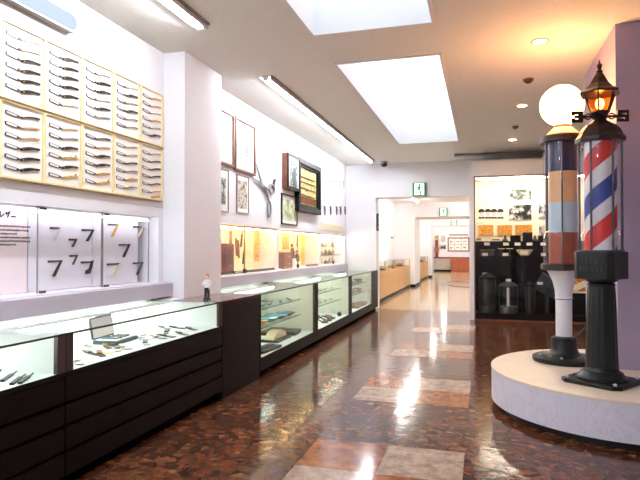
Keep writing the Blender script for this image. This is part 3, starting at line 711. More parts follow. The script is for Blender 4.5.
# deck of the first case
def flatbox(x, y, lx, ly, h_, mk, mk2, lb, rz=0, name='flat_box', cat='box', z=.2, grp=None):
    t = thing(name, (x, y, z), lb, cat, grp, rz)
    MB().box(-lx/2, lx/2, -ly/2, ly/2, 0, h_*.6).build('base', mk2, t); MB().box(-lx/2-.004, lx/2+.004, -ly/2-.004, ly/2+.004, h_*.6, h_).build('lid', mk, t); return t
t = thing('white_box', (-2.62, 6.95, .2), 'open white fan-shaped box with dark base on the deck, case nearest the pilaster', 'box')
MB().box(-.12, .12, -.26, .26, 0, .03).build('base', 'dark_grey', t)
MB().prism([(-.24, .03), (.24, .03), (.2, .09), (.05, .13), (-.1, .12), (-.22, .06)], lambda u, v, d: (d, u, v), -.08, .06).build('cover', 'cream', t, bevel=.004)
flatbox(-2.86, 7.48, .22, .5, .05, 'leather', 'dark_grey', 'flat dark brown box on the deck right of the white box', .05)
flatbox(-2.6, 7.5, .2, .36, .05, 'dark_grey', 'rubber', 'thin dark tray on the deck at the right of the case nearest the pilaster', .1)
for k in range(2): flatbox(-2.46+.0*k, 5.95+.0, .1, .3, .03, 'dark_grey', 'rubber', 'x') if False else None
flatbox(-2.42, 6.2, .08, .5, .03, 'rubber', 'dark_grey', 'black flat book at front left of the deck, nearest the glass', -.08, 'flat_book', 'book'); flatbox(-2.53, 6.24, .08, .5, .03, 'dark_grey', 'rubber', 'dark grey flat book just behind the front black book', -.08, 'flat_book', 'book')
# middle case
for k, (x, y) in enumerate(((-2.46, 8.72), (-2.47, 8.98), (-2.48, 9.24), (-2.72, 9.0), (-2.72, 9.3))):
    t = thing('hand_clipper', (x, y, .2), '%s black hand clipper on the deck of the middle tall case' % ('front left', 'front middle', 'front right', 'back left', 'back right')[k], 'clipper', 'black hand clippers of the middle case', rz=.7+.15*k)
    MB().box(-.05, .05, -.04, .0, 0, .035).build('blade_plate', 'steel', t)
    for s in (-1, 1): MB().tube([(s*.03, 0, .02), (s*.055, .08, .04), (s*.035, .19, .05)], [.014, .012, .009], 8).build('handle_arm', 'razor_black', t, True)
    MB().lathe([(.018, .035), (.015, .055)], n=12).build('knob', 'rubber', t)
t = thing('white_card', (-2.66, 9.75, .2), 'small white standing card on the deck of the middle tall case', 'card'); MB().prism([(-.14, 0), (.14, 0), (.14, .13), (-.14, .13)], lambda u, v, d: (d+v*-.3, u, v), 0, .006).build('face', 'paper', t); MB().box(-.08, -.04, -.05, .05, 0, .05).build('prop', 'white_paint', t)
t = thing('round_pot', (-2.46, 9.72, .2), 'small black round pot beside the white card in the middle tall case', 'pot'); MB().lathe([(.03, 0), (.045, .03), (.03, .06)], n=14).build('body', 'rubber', t, True); MB().lathe([(.018, .06), (.012, .08)], n=10).build('lid', 'dark_grey', t)
for z, zn in ((.688, 'upper'), (.488, 'lower')):
    for k, y in enumerate((8.95, 9.35, 9.75)):
        t = thing('metal_tool', (-2.62, y, z), '%s grey tool from the left on the %s shelf of the middle tall case' % (ORD[k], zn), 'tool', 'tools on shelves of the middle case', rz=.3*k-.2)
        MB().tube([(0, -.1, .012), (0, .0, .016), (0, .12, .01)], [.007, .014, .005], 8).build('body', 'slate', t, True); MB().lathe([(.016, .0), (.016, .03)], n=10).build('dial', 'steel_light', t)
# farthest case
t = thing('white_jar', (-2.46, 12.3, .2), 'tall white jar at the right of the farthest tall case', 'jar'); MB().lathe([(.07, 0), (.075, .02), (.075, .2), (.05, .24)], n=20).build('body', 'white_paint', t, True); MB().lathe([(.05, .24), (.05, .3), (.02, .32)], n=16).build('lid', 'board_grey', t, True)
flatbox(-2.5, 11.2, .2, .4, .08, 'leather', 'dark_grey', 'brown box on the deck of the farthest tall case, left end')
flatbox(-2.5, 11.75, .2, .4, .06, 'slate', 'dark_grey', 'slate box on the deck of the farthest tall case, in the middle')
for z, zn in ((.668, 'upper'), (.468, 'lower')):
    for k, y in enumerate((11.45, 11.95)): flatbox(-2.62, y, .14, .26, .08, ('teal', 'maroon')[k], 'slate', '%s box on the %s shelf of the farthest tall case' % (('teal', 'maroon')[k], zn), z=z, grp='boxes on shelves of the farthest case')

# ================================================================== amber wall niche
for k, (y, wd) in enumerate(((8.25, .09), (10.66, .09))):
    struct(MB().box(LW-ND, LW-.005, y, y+wd, 1.07, 1.72).build('trim_%d' % (3+k), 'wall_white'))
for k, (y0, y1, em) in enumerate(((6.02, 8.24, 'warm_light'), (8.35, 10.65, 'warm_light'), (10.76, 12.74, 'show_light'))):
    strip('strip_light', LW-.06, y0, y1, 1.70, .03, em, ('warm', 'warm', 'cream white')[k]+' strip light at top of the %s bay of the amber niche' % ORD[k])
    t = thing('bay_backing', (LW-ND, y0, 1.071), 'plain cream back panel of the %s bay of the wall niche' % ORD[k], 'panel', 'back panels of the wall niche'); MB().box(.001, .012, 0, y1-y0, 0, .64).build('panel', 'cream', t)
for k, (y0, y1, lb) in enumerate(((6.02, 7.04, 'first bay, left'), (7.06, 8.24, 'first bay, right'), (8.35, 9.33, 'second bay, left'), (9.36, 10.65, 'second bay, right'), (10.76, 11.76, 'third bay, left'), (11.78, 12.74, 'third bay, right'))):
    t = thing('sliding_glass', (LW-.02-.012*(k % 2), y0, 1.072), 'clear sliding glass pane of the %s, amber niche' % lb, 'glass door', 'sliding glass panes of the amber niche')
    MB().box(0, .008, 0, y1-y0, 0, .635).build('pane', 'clear_glass', t); MB().box(-.001, .009, (y1-y0-.018) if k % 2 == 0 else 0, (y1-y0) if k % 2 == 0 else .018, 0, .635).build('stile', 'dark_gold', t)
    MB().box(-.002, .010, 0, y1-y0, .62, .635).build('top_channel', 'dark_gold', t)
    if k % 2 == 0: MB().box(.008, .03, y1-y0-.06, y1-y0, .0, .06).build('latch', 'rubber', t)
xn = LW-.30
def pane_thing(name, px0, px1, py0, py1, mk, lb, cat, th=.01, frame=None, x=xn, group=None):
    a = at(px0, (py0+py1)/2, 0, x); b = at(px1, (py0+py1)/2, 0, x); m_ = (a[1]+b[1])/2
    z1 = at((px0+px1)/2, py0, 0, x)[2]; z0 = at((px0+px1)/2, py1, 0, x)[2]; hw = (b[1]-a[1])/2
    t = thing(name, (x, m_, z0), lb, cat, group)
    if frame: MB().frame_x(-.0, th+.008, -hw, hw, 0, z1-z0, min(.03, hw*.2)).build('frame', frame, t)
    else: MB().box(0, th*.5, -hw, hw, 0, z1-z0).build('backing', 'cream', t)
    MB().box(th*.5, th, -hw+.012, hw-.012, .012, z1-z0-.012).build('print', mk, t)
    return t
XO = LW-ND+.012
pane_thing('scroll_sheet', 253.5, 264, 229, 262, 'scroll_print', 'long amber printed sheet hung in the right half of the first amber bay', 'sheet', x=XO)
pane_thing('paper_sheet', 266, 270.5, 230, 248, 'shop_items', 'small cream sheet right of the long amber sheet, left one', 'sheet', x=XO); pane_thing('paper_sheet', 271, 275, 231, 252, 'cream', 'plain cream sheet beside the first divider', 'sheet', x=XO)
pane_thing('brown_banner', 228.4, 232, 230, 252, 'leather', 'narrow brown banner hung above the dark red locker in the first bay', 'banner', x=XO)
pane_thing('amber_sheet', 282, 289, 233, 250, 'goldprint', 'amber sheet hung at the left of the second bay above the red-brown chest', 'sheet', x=XO)
pane_thing('yellow_banner', 300.5, 304, 232, 266, 'yellow_paper', 'bright yellow tall banner in the middle of the second bay', 'banner', x=XO)
pane_thing('woodblock_print', 305, 315, 233, 262, 'goldprint', 'orange printed sheet at the right of the second bay', 'print', x=XO)
def floor_item(px, py, x, z): p = at(px, py, 0, x); return (x, p[1], z)
t = thing('locker', (LW-.17, at(224.5, 260, 0, LW-.17)[1], 1.071), 'dark red wooden locker at the left end of the first amber bay', 'locker')
MB().box(-.09, .07, -.14, .13, 0, .40).build('body', 'locker_wood', t); MB().box(.07, .08, -.13, .12, .02, .19).build('door', 'maroon', t); MB().box(.07, .08, -.13, .12, .21, .385).build('door', 'maroon', t)
for k in range(2): MB().ball((.084, .0, .11+.19*k), .012, u=8, v=6).build('knob', 'bronze', t)
for k in range(2): MB().lathe([(.02, .40), (.025, .43), (.012, .46)], 0, -.06+.1*k, 12).build('finial', 'white_paint', t, True)
t = thing('red_chest', (LW-.17, at(283.5, 260, 0, LW-.17)[1]+.05, 1.071), 'red-brown two-drawer chest at the left end of the second amber bay', 'chest')
MB().box(-.09, .07, -.2, .2, 0, .27).build('body', 'box_wood', t)
for k in range(2):
    MB().box(.07, .082, -.185, .185, .02+.125*k, .13+.125*k).build('drawer', 'red_wood', t); MB().ball((.088, 0, .075+.125*k), .014, u=8, v=6).build('knob', 'razor_ivory', t)
# razor strops hanging
for k, (px, py0, py1) in enumerate(((236.5, 238, 256), (240.5, 231, 247), (238.6, 240, 258), (242.5, 250, 264))):
    a = at(px, py0, 0, XO); b = at(px, py1, 0, XO)
    t = thing('razor_strop', (XO, a[1], b[2]), '%s dark strop hanging in the first amber bay' % ('leftmost', 'highest', 'second lowest', 'lowest')[k], 'strop', 'razor strops in the first bay'); L_ = a[2]-b[2]
    sl = .12*(1 if k % 2 else -1)
    MB().prism([(-.02, 0), (.02, 0), (.028+sl*.3, L_*.8), (-.028+sl*.3, L_*.8)], lambda u, v, d: (d, u, v), .004, .014).build('strap', ('leather', 'cloth_dark')[k % 2], t)
    MB().tube([(.009, sl*.3, L_*.8), (.009, sl*.35, L_)], .01, 8).build('handle', 'dark_grey', t); MB().lathe([(.012, L_-.006), (.012, L_)], .009, sl*.35, 8).build('hook', 'bronze', t)
# dolls
for k, (px, pz, hh) in enumerate(((292.4, 257, .25), (297, 263, .19))):
    p = at(px, 260, 0, LW-.2)
    t = thing('doll', (LW-.2, p[1], 1.071), ('taller dark-haired doll in brown robe standing in the second amber bay', 'shorter dark doll right of the taller one in the second amber bay')[k], 'doll'); 
    st = .16 if k == 0 else .1
    MB().box(-.05, .05, -.07, .07, 0, st).build('stand', 'paper', t)
    MB().lathe([(.045, st), (.05, st+.03), (.03, st+hh*.5), (.035, st+hh*.68), (.012, st+hh*.76)], n=16).build('robe', ('leather', 'cloth_dark')[k], t, True)
    f = MB(); f.ball((0, 0, st+hh*.87), hh*.1, (1, 1, 1.15)); f.build('head', 'skin_paint', t, True)
    f = MB(); f.ball((-.008, 0, st+hh*.91), hh*.11); f.ball((-.01, 0, st+hh*1.02), hh*.06); f.build('hair', 'razor_black', t, True)
    for s in (-1, 1): MB().tube([(.0, s*.032, st+hh*.66), (.02, s*.05, st+hh*.5), (.04, s*.02, st+hh*.42)], [.012, .013, .008], 8).build('sleeve', ('leather', 'cloth_dark')[k], t, True)
t = thing('hanging_tassel', (XO, at(296.5, 236, 0, XO)[1], 1.45), 'thin dark tassel hanging above the dolls in the second amber bay', 'tassel'); MB().tube([(.012, 0, 0), (.012, 0, .16)], [.016, .008], 8).build('tassel', 'cloth_dark', t, True); MB().tube([(.012, 0, .16), (.012, 0, .22)], .003, 6).build('cord', 'ink', t)
for k, (p0, p1, y, lb) in enumerate(((221, 232, 273, 'long black caption bar at the left end of the first bay floor'), (234, 244, 272, 'grey caption bar in the first bay floor, left of the latch'), (247, 275, 271, 'long dark caption bar at the right of the first bay floor'), (307, 318, 267, 'black caption bar at the right of the second bay floor'), (283, 291, 268, 'short brown caption bar below the red-brown chest'))):
    a = at(p0, y, 0, LW-.05); b = at(p1, y, 0, LW-.05)
    t = thing('caption_bar', (LW-.055, a[1], 1.0711), lb, 'caption', 'caption bars on the niche floor'); L_ = b[1]-a[1]
    MB().box(-.012, .014, 0, L_, 0, .035).build('bar', ('rubber', 'steel', 'dark_grey', 'rubber', 'leather')[k], t); MB().box(.014, .016, .02, L_-.02, .008, .028).build('caption_face', ('dark_grey', 'steel_light', 'steel', 'dark_grey', 'razor_tan')[k], t)
# third bay shelves
for k, z in enumerate((1.26, 1.44)):
    t = thing('niche_shelf', (LW-.2, 10.76, z), ('lower', 'upper')[k]+' glass shelf in the third bay of the wall niche', 'shelf'); MB().box(-.1, .1, 0, 1.98, 0, .008).build('pane', 'green_glass', t); MB().box(.1, .104, 0, 1.98, -.002, .01).build('front_edge', 'steel', t)
random.seed(9); nm = ['grey', 'tan', 'cream', 'brown', 'silver', 'rust']; mm = ['slate', 'razor_tan', 'razor_ivory', 'leather', 'razor_silver', 'razor_rust']
for k, z in enumerate((1.0712, 1.268, 1.448)):
    for j in range(6):
        t = thing('small_bottle', (LW-.2, 10.92+.3*j, z), '%s little bottle, %s from the left on the %s level of the third bay' % (nm[(j+2*k) % 6], ORD[j], ('bottom', 'middle', 'top')[k]), 'bottle', 'little bottles in the third niche bay')
        r_ = .035+.015*random.random(); hh = .08+.05*random.random()
        MB().lathe([(r_, 0), (r_, hh*.6), (r_*.4, hh*.75), (r_*.4, hh*.88)], n=14).build('body', mm[(j+2*k) % 6], t, True); MB().lathe([(r_*.45, hh*.88), (r_*.45, hh)], n=10).build('cap', 'dark_grey', t)

# ================================================================== pictures on the left wall
def framed(y0, y1, z0, z1, fm, pm, lb, fw=.03, depth=.03, mat_w=.0, cat='picture'):
    t = thing('framed_picture', (LW, (y0+y1)/2, z0), lb, cat); hw = (y1-y0)/2; hh = z1-z0
    MB().frame_x(0, depth, -hw, hw, 0, hh, fw).build('frame', fm, t, bevel=.003)
    MB().box(0, depth*.4, -hw+fw, hw-fw, fw, hh-fw).build('mount', 'paper', t)
    q = fw+mat_w
    MB().box(depth*.4, depth*.5, -hw+q, hw-q, q+mat_w*.3, hh-q-mat_w*.6).build('print', pm, t)
    return t
framed(5.98, 6.6, 2.45, 3.13, 'brown_frame', 'sketch', 'brown-framed pale picture half hidden behind the pilaster', .03, .04, .09)
framed(6.63, 7.30, 2.43, 3.13, 'brown_frame', 'drawing', 'large brown-framed picture with grey drawing, right of the half-hidden one', .03, .04, .16)
framed(5.98, 6.47, 1.86, 2.40, 'thin_frame', 'photo_group', 'thin pale-framed photo half hidden by the pilaster, below the brown frame', .015, .02, .06)
framed(6.72, 7.11, 1.88, 2.39, 'thin_frame', 'photo_street', 'small pale-framed street picture left of the giant scissors', .015, .02, .035)
framed(8.42, 9.2, 1.8, 2.30, 'black_frame', 'photo_green', 'thin black-framed green picture below the arched wooden box', .02, .025, .04)
t = thing('giant_scissors', (LW, 7.55, 2.2), 'giant open steel scissors mounted on the left wall', 'scissors')
def sc_pt(px, py): a = at(px, py, 0, LW); return (a[1]-7.55, a[2]-2.2)
def blade(p0, p1, w0, w1, x0, x1, nm, mk):
    dx, dz = p1[0]-p0[0], p1[1]-p0[1]; l = math.hypot(dx, dz); n_ = (-dz/l, dx/l)
    MB().prism([(p0[0], p0[1]), (p0[0]+dx*.5+n_[0]*w0, p0[1]+dz*.5+n_[1]*w0), (p1[0]+n_[0]*w1, p1[1]+n_[1]*w1), (p1[0]-n_[0]*w1, p1[1]-n_[1]*w1)], yz, x0, x1).build(nm, mk, t)
pv = sc_pt(262.3, 187)
blade(sc_pt(255.5, 164), pv, .026, .032, .005, .017, 'blade', 'scissor_steel'); blade(sc_pt(251.2, 177.8), pv, .026, .03, .02, .032, 'blade', 'scissor_steel')
def ringx(mb, c_, a, b, r, x):
    pts_ = [(x, c_[0]+a*math.cos(q), c_[1]+b*math.sin(q)) for q in [2*PI*k/20 for k in range(21)]]; mb.tube(pts_, r, 8, False)
h1 = sc_pt(268, 209); h2 = sc_pt(270, 189)
k_ = MB(); k_.tube([(.033, pv[0], pv[1]), (.022, h1[0]-.03, h1[1]+.12)], [.022, .016], 8); ringx(k_, h1, .065, .12, .014, .018); k_.build('handle', 'scissor_steel', t, True)
k_ = MB(); k_.tube([(.028, pv[0], pv[1]), (.028, h2[0]-.1, h2[1]-.02)], [.022, .016], 8); ringx(k_, h2, .11, .07, .016, .028); k_.build('handle', 'scissor_steel', t, True)
MB().prism([(pv[0]+.025*math.cos(a), pv[1]+.025*math.sin(a)) for a in [2*PI*i/12 for i in range(12)]], yz, .0, .042).build('pivot_screw', 'chrome', t)
q = at(273.3, 183.5, 0, LW); t = thing('wall_hook', (LW, q[1], q[2]), 'small dark hook on the left wall right of the giant scissors', 'hook'); MB().prism([(-.05, -.06), (.0, -.1), (.03, .03), (.06, .05), (.04, .08), (-.02, .05)], yz, 0, .025).build('hook', 'dark_grey', t); MB().box(0, .01, -.03, .03, -.04, .04).build('plate', 'steel', t)
# arched wooden box
t = thing('wooden_wall_box', (LW, 8.775, 2.38), 'reddish brown deep wall box with a white arched front', 'wall box')
MB().box(0, .09, -.305, .305, 0, .58).build('body', 'box_wood', t, bevel=.003)
MB().frame_x(.09, .11, -.305, .305, 0, .58, .045).build('front_frame', 'black_frame', t)
MB().box(.09, .097, -.283, .283, .022, .558).build('front_panel', 'paper', t)
ar = lambda w_, h0, h1: [(-w_, h0), (w_, h0)]+[(w_*math.cos(a), h1+w_*.8*math.sin(a)) for a in [PI*i/12 for i in range(13)]]
MB().prism(ar(.19, .05, .37), yz, .097, .106).build('arch_trim', 'drawing', t); MB().prism(ar(.15, .06, .36), yz, .106, .109).build('arch_picture', 'photo_group', t); MB().prism(ar(.085, .06, .30), yz, .109, .112).build('window_print', 'slate', t)
# large black frame
t = thing('shadow_box', (LW, 9.78, 2.06), 'large black-framed display of amber rows beside the arched box', 'shadow box')
MB().frame_x(0, .09, -.69, .69, 0, .93, .1).build('frame', 'black_frame', t, bevel=.012); MB().frame_x(.0, .06, -.59, .59, .1, .83, .03).build('inner_frame', 'black_frame', t)
MB().box(0, .02, -.56, .56, .13, .80).build('backing', 'photo_amber', t)
g = MB()
for z_ in (.3, .42, .53, .62): g.box(.02, .035, -.46, .4, z_, z_+.02)
g.build('shelf_rows', 'bronze', t); g = MB()
for i in range(9): g.tube([(.03, -.46+i*.11, .16), (.03, -.46+i*.11, .28)], .03, 8)
g.build('bottom_pegs', 'leather', t)
# little clippers hung in two rows above the third bay
for row, (z, pxs) in enumerate(((184.5, (329, 334, 338.5, 343)), (210.5, (324, 330, 336, 340, 344.5)))):
    for k, px in enumerate(pxs):
        p = at(px, z, 0, LW); t = thing('wall_clipper', (LW, p[1], p[2]), '%s little clipper from left in %s wall row right of black frame' % (ORD[k], ('upper', 'lower')[row]), 'clipper', 'little clippers on the left wall')
        for s in (-1, 1): MB().tube([(.02, s*.02, .08), (.02, s*.06, -.02), (.02, s*.035, -.12)], [.014, .012, .008], 6).build('handle_arm', ('steel_light', 'steel')[row], t, True)
        MB().box(.0, .03, -.05, .05, .08, .11).build('blade', 'steel', t)
        t.scale = (.8, .75, .6 if row == 0 else .8)
for k, (px, py) in enumerate(((347, 189), )):
    p = at(320, 220, 0, LW)
t = thing('cream_strip', (LW, 11.7, 1.79), 'cream long strip above the third niche bay', 'sign'); MB().box(0, .015, -1.0, .9, 0, .15).build('board', 'cream', t); MB().box(.015, .018, -.98, .88, .02, .13).build('face', 'razor_ivory', t)  # plain cream strip along the wall

# ================================================================== far built-in showcase
YS = 11.45
t = thing('built_in_showcase', (0, YS, 0), 'tall white built-in showcase with black stepped stage right of the opening', 'showcase')
f = MB(); f.box(-.24, -.15, 0, 1.44, 0, 3.14); f.box(2.4, XR-.02, 0, 1.44, 0, 3.14); f.box(-.15, 2.4, 0, 1.44, 2.84, 3.14); f.build('surround', 'wall_white', t)
MB().frame_y(-.012, .02, -.15, 2.4, .0, 2.84, .022).build('front_frame', 'brown_frame', t)
MB().box(-.15, 2.4, .85, 1.44, 1.55, 2.84).build('back_panel', 'cream', t)
MB().box(-.15, 2.4, .6, 1.4, .1, 1.56).build('upper_step', 'stage_black', t)
MB().box(-.15, 2.4, .36, .6, .1, 1.26).build('middle_step', 'stage_black', t)
MB().box(-.15, 2.4, .022, 1.4, 0, .1).build('floor_step', 'stage_black', t)
MB().box(-.15, 2.4, .022, .36, .1, .14).build('stage_floor', 'stage_black', t)
MB().box(-.128, 2.378, .004, .010, .022, 2.818).build('front_glass', 'clear_glass', t)
strip_ = thing('strip_light', (1.1, YS+.3, 2.82), 'cream strip light under the top of the built-in showcase', 'strip light'); MB().box(-1.2, 1.2, -.03, .03, 0, .02).build('housing', 'white_paint', strip_); MB().box(-1.15, 1.15, -.025, .025, -.02, 0).build('tube', 'show_light', strip_)
YP = YS+.85
def board(px0, px1, py0, py1, mk, lb, name='printed_photo', cat='photo', blk='paper', group=None):
    a = at(px0, py1, 1, YP); b = at(px1, py0, 1, YP); w_ = b[0]-a[0]; hh = b[2]-a[2]
    t = thing(name, (a[0], YP, a[2]), lb, cat, group)
    MB().box(0, w_, -.012, 0, 0, hh).build('backing', blk, t)
    if mk: MB().box(.01, w_-.01, -.016, -.012, .01, hh-.01).build('print', mk, t)
    return t, w_, hh
board(509, 532, 188.5, 200.5, 'photo_group', 'grey-green group photograph, topmost in the showcase')
board(508.5, 532, 204, 220.5, 'photo_mono', 'stark black and white street photograph below the group photograph')
board(538, 552, 204, 219, 'photo_mono', 'black and white photograph behind the globe pole glass')
board(478, 494, 224.5, 236, 'goldprint', 'yellow-orange print at the left end of the lower row'); board(497, 512.5, 224.5, 236, 'woodcut', 'dark orange print in the middle of the lower row'); board(514.5, 532.5, 224, 236, 'woodcut', 'wide orange print right in the lower row')
board(538.5, 545, 225, 237, 'drawing', 'small pale grey leaflet right of the orange prints')
# four portraits: cut-out heads on the panel
for k, px in enumerate((481.5, 488, 494, 500.5)):
    p = at(px, 217.5, 1, YP); z0 = at(px, 217.5, 1, YP)[2]; s = .0165
    t = thing('portrait_print', (p[0], YP, z0), '%s of the four dark-haired portrait prints in the showcase' % ('leftmost', 'second', 'third', 'rightmost')[k], 'portrait', 'row of four portrait prints')
    fy = lambda u, v, d: (u*s, -d, v*s); el_ = lambda cx, cz, a, b, n=16, a0=0, a1=2*PI: [(cx+a*math.cos(a0+(a1-a0)*i/(n-1 if a1-a0 < 6 else n)), cz+b*math.sin(a0+(a1-a0)*i/(n-1 if a1-a0 < 6 else n))) for i in range(n)]
    MB().box(-.065, .065, -.006, 0, -.02, .17).build('backing', 'paper', t)
    MB().prism(el_(0, 5.6, 3.0, 3.8), fy, .006, .010).build('face', 'board_pink', t)
    MB().prism(el_(0, 7.6, 3.9, 3.6, 16, -.2, PI+.3 if k != 1 else PI+.2), fy, .010, .014).build('hair', 'ink', t)
    MB().prism([(-4, -1), (4, -1), (2.6, 1.2), (0, .3), (-2.6, 1.2)], fy, .006, .012).build('collar', 'ink' if k != 1 else 'dark_grey', t)
    e = MB()
    for s2 in (-1.2, 1.2): e.prism(el_(s2, 5.6, .6, .35, 8), fy, .010, .013)
    e.prism([(-1, 3.3), (1, 3.3), (.6, 2.9), (-.6, 2.9)], fy, .010, .013); e.build('features', 'ink', t)
# exhibits on the stage (y on the step, pixel for x)
def card(px, py, y, lb):
    p = at(px, py, 1, y)
    t = thing('white_card', (p[0], y, p[2]-.03), lb, 'card', 'little white caption cards in the black showcase')
    MB().box(-.05, .05, -.004, .0, 0, .055).build('face', 'paper', t); MB().box(-.02, .02, 0, .02, 0, .02).build('foot', 'white_paint', t)
y1_ = YS+.6; y2_ = YS+.36
ztop = 1.56; zmid = 1.26; zlow = .14
for k, px in enumerate((487, 506, 517.5, 529.5, 543.5)): 
    p = at(px, 244, 1, y1_-.006); t = thing('white_card', (p[0], y1_-.0, p[2]-.03), '%s white caption card from the left on the top step face' % ORD[k], 'card', 'caption cards on the top step'); MB().box(-.055, .055, -.008, 0, 0, .06).build('face', 'paper', t); MB().box(-.05, .05, -.01, -.008, .045, .055).build('header', 'board_grey', t)
def onstep(px, y, z, name, lb, cat):
    p = at(px, 249, 1, y); return thing(name, (p[0], y, z), lb, cat)
yt = YS+.72
for px, w_, h_, lb, mk in ((478.5, .1, .06, 'pale low dish on the top step, left end', 'razor_ivory'), (496, .14, .05, 'pale flat tray on the top step, between the first two cards', 'razor_pale')):
    p = at(px, 241, 1, y1_-.05); t = thing('low_tray', (p[0], y1_+.06, ztop), lb, 'tray'); MB().box(-w_/1.6, w_/1.6, -.05, .05, 0, h_*.5).build('tray', mk, t); MB().box(-w_/2, w_/2, -.04, .04, h_*.5, h_).build('contents', 'razor_rust', t)
for px, hh, lb in ((505, .13, 'small pointed figure on the top step'), (535, .12, 'small cone-shaped figure on the top step near the globe pole')):
    t = onstep(px, yt, ztop, 'small_figure', lb, 'figure'); MB().lathe([(.06, 0), (.05, .03), (.02, hh*.6), (.028, hh*.75), (.005, hh)], n=14).build('body', 'cap_brown', t, True); MB().lathe([(.07, 0), (.07, .008)], n=14).build('base', 'dark_grey', t)
for px, w_, hh, lb in ((515.5, .2, .11, 'black square box on the top step, lower one'), (527.5, .18, .17, 'black taller box on the top step, higher one'), (543.5, .2, .1, 'black box on the top step behind the globe pole')):
    t = onstep(px, yt, ztop, 'black_box', lb, 'box'); MB().box(-w_/2, w_/2, -.06, .06, 0, hh).build('body', 'stage_black', t); MB().box(-w_/2-.005, w_/2+.005, -.065, .065, hh, hh+.012).build('lid', 'dark_grey', t)
ym = YS+.47
for px, lb, kind in ((487, 'dark clipper box with bronze top on the middle step, left', 0), (505.5, 'pair of pale-topped stands on the middle step, middle', 1), (524.5, 'white and tan boat-shaped basin on the middle step', 2)):
    t = onstep(px, ym, zmid, ('clipper_box', 'twin_stand', 'basin')[kind], lb, ('box', 'stand', 'basin')[kind])
    if kind == 0: MB().box(-.14, .14, -.06, .06, 0, .11).build('body', 'dark_grey', t); MB().box(-.15, .15, -.065, .065, .11, .135).build('lid', 'bronze', t)
    elif kind == 1:
        for s in (-1, 1): MB().lathe([(.04, 0), (.012, .02), (.012, .14)], s*.08, 0, 12).build('stem', 'dark_grey', t); MB().lathe([(.065, .14), (.065, .155)], s*.08, 0, 14).build('plate', 'razor_ivory', t)
        MB().box(-.1, .1, -.03, .03, 0, .012).build('base', 'rubber', t)
    else: MB().lathe([(.06, 0), (.1, .03), (.16, .12), (.15, .125), (.09, .04)], n=24, caps=False).build('bowl', 'razor_ivory', t, True); MB().lathe([(.07, 0), (.07, .01)], n=16).build('foot', 'bronze', t); MB().box(-.1, .06, -.17, -.16, .03, .1).build('front_plate', 'cream', t)
for k, px in enumerate((485, 505.5, 544)):
    p = at(px, 258, 1, ym-.09); t = thing('white_card', (p[0], ym-.08, zmid), '%s white caption card on the middle step' % ('left', 'centre', 'right')[k], 'card', 'caption cards on the middle step'); MB().box(-.055, .055, -.006, 0, 0, .06).build('face', 'paper', t); MB().box(-.03, .03, 0, .015, 0, .02).build('foot', 'white_paint', t)
yl = YS+.185
def lantern_jar(px, w_, hh, lb, glassy):
    t = onstep(px, yl, zlow, 'steriliser_jar', lb, 'jar')
    MB().lathe([(w_, 0), (w_, .12), (w_*.96, .13)], n=24).build('base', 'rubber' if not glassy else 'steel', t, True)
    MB().lathe([(w_*.94, .13), (w_*.94, hh*.85), (w_*.9, hh*.88)], n=24).build('cylinder', 'tube_glass' if glassy else 'rubber', t, True)
    MB().lathe([(w_, hh*.85), (w_, hh*.9), (w_*.6, hh*.96), (w_*.2, hh)], n=24).build('lid', 'steel' if glassy else 'stage_black', t, True)
    for s in (-1, 1): MB().tube([(s*w_, 0, .12), (s*w_, 0, hh*.88)], .008, 6).build('upright', 'steel', t)
    if glassy: MB().tube([(0, 0, .13), (0, 0, hh*.8)], .03, 10).build('rack', 'steel_light', t)
lantern_jar(487, .16, .78, 'tall dark brown jar at the left on the showcase floor', False)
lantern_jar(508, .17, .62, 'glass steriliser jar with pale lid in the centre of the showcase floor', True)
lantern_jar(530, .09, .62, 'narrow dark jar right of the glass one on the showcase floor', False)
for px, py, y, z, lb in ((485, 274, YS+.33, .93, 'white caption card above the left dark jar'), (508.5, 283, yl-.0, .76, 'white caption card on the glass jar lid'), (540, 283.5, yl-.1, .8, 'white caption card on the tilted tray')):
    p = at(px, py, 1, y)
    if z == .93: pz = p[2]-.025; yy = YS+.36
    elif z == .76: pz = zlow+.62; yy = yl
    else: pz = p[2]-.02; yy = yl-.1
    t = thing('white_card', (p[0], yy, pz), lb, 'card'); MB().box(-.05, .05, -.008, 0, 0, .05).build('face', 'paper', t); MB().box(-.03, .03, -.0, .0005, 0, .02).build('foot', 'white_paint', t)
t = onstep(547, YS+.2, zlow, 'tilted_tray', 'tilted green-grey tray with white tools beside the globe pole', 'tray')
rot = Matrix.Translation((0, 0, .55)) @ Matrix.Rotation(math.radians(28), 4, 'Y') @ Matrix.Rotation(math.radians(-60), 4, 'X')
m_ = MB(); m_.box(-.2, .26, -.2, .2, 0, .02, rot); m_.build('tray', 'slate', t); m_ = MB()
for k in range(4): m_.box(-.15, .2, -.16+.09*k, -.12+.09*k, .02, .03, rot)
m_.build('tools', 'razor_ivory', t); MB().box(-.03, .03, -.02, .1, 0, .5).build('prop', 'dark_grey', t)
t = thing('lit_orange_display', (1.82, YS+.25, .14), 'glowing orange and cream exhibit low between the two poles', 'exhibit')
MB().box(-.3, .45, -.1, .1, 0, .42).build('stand', 'stage_black', t)
MB().box(-.28, .42, -.1, .08, .42, .76).build('panel', 'woodcut', t)
g = MB(); g.prism([(-.25, .48), (-.1, .46), (.1, .56), (.3, .5), (.3, .56), (.05, .66), (-.1, .58), (-.25, .6)], lambda u, v, d: (u, d, v), -.13, -.1); g.build('ribbon', 'cream', t)
MB().box(-.28, .42, -.12, -.1, .42, .45).build('rail', 'cream', t)

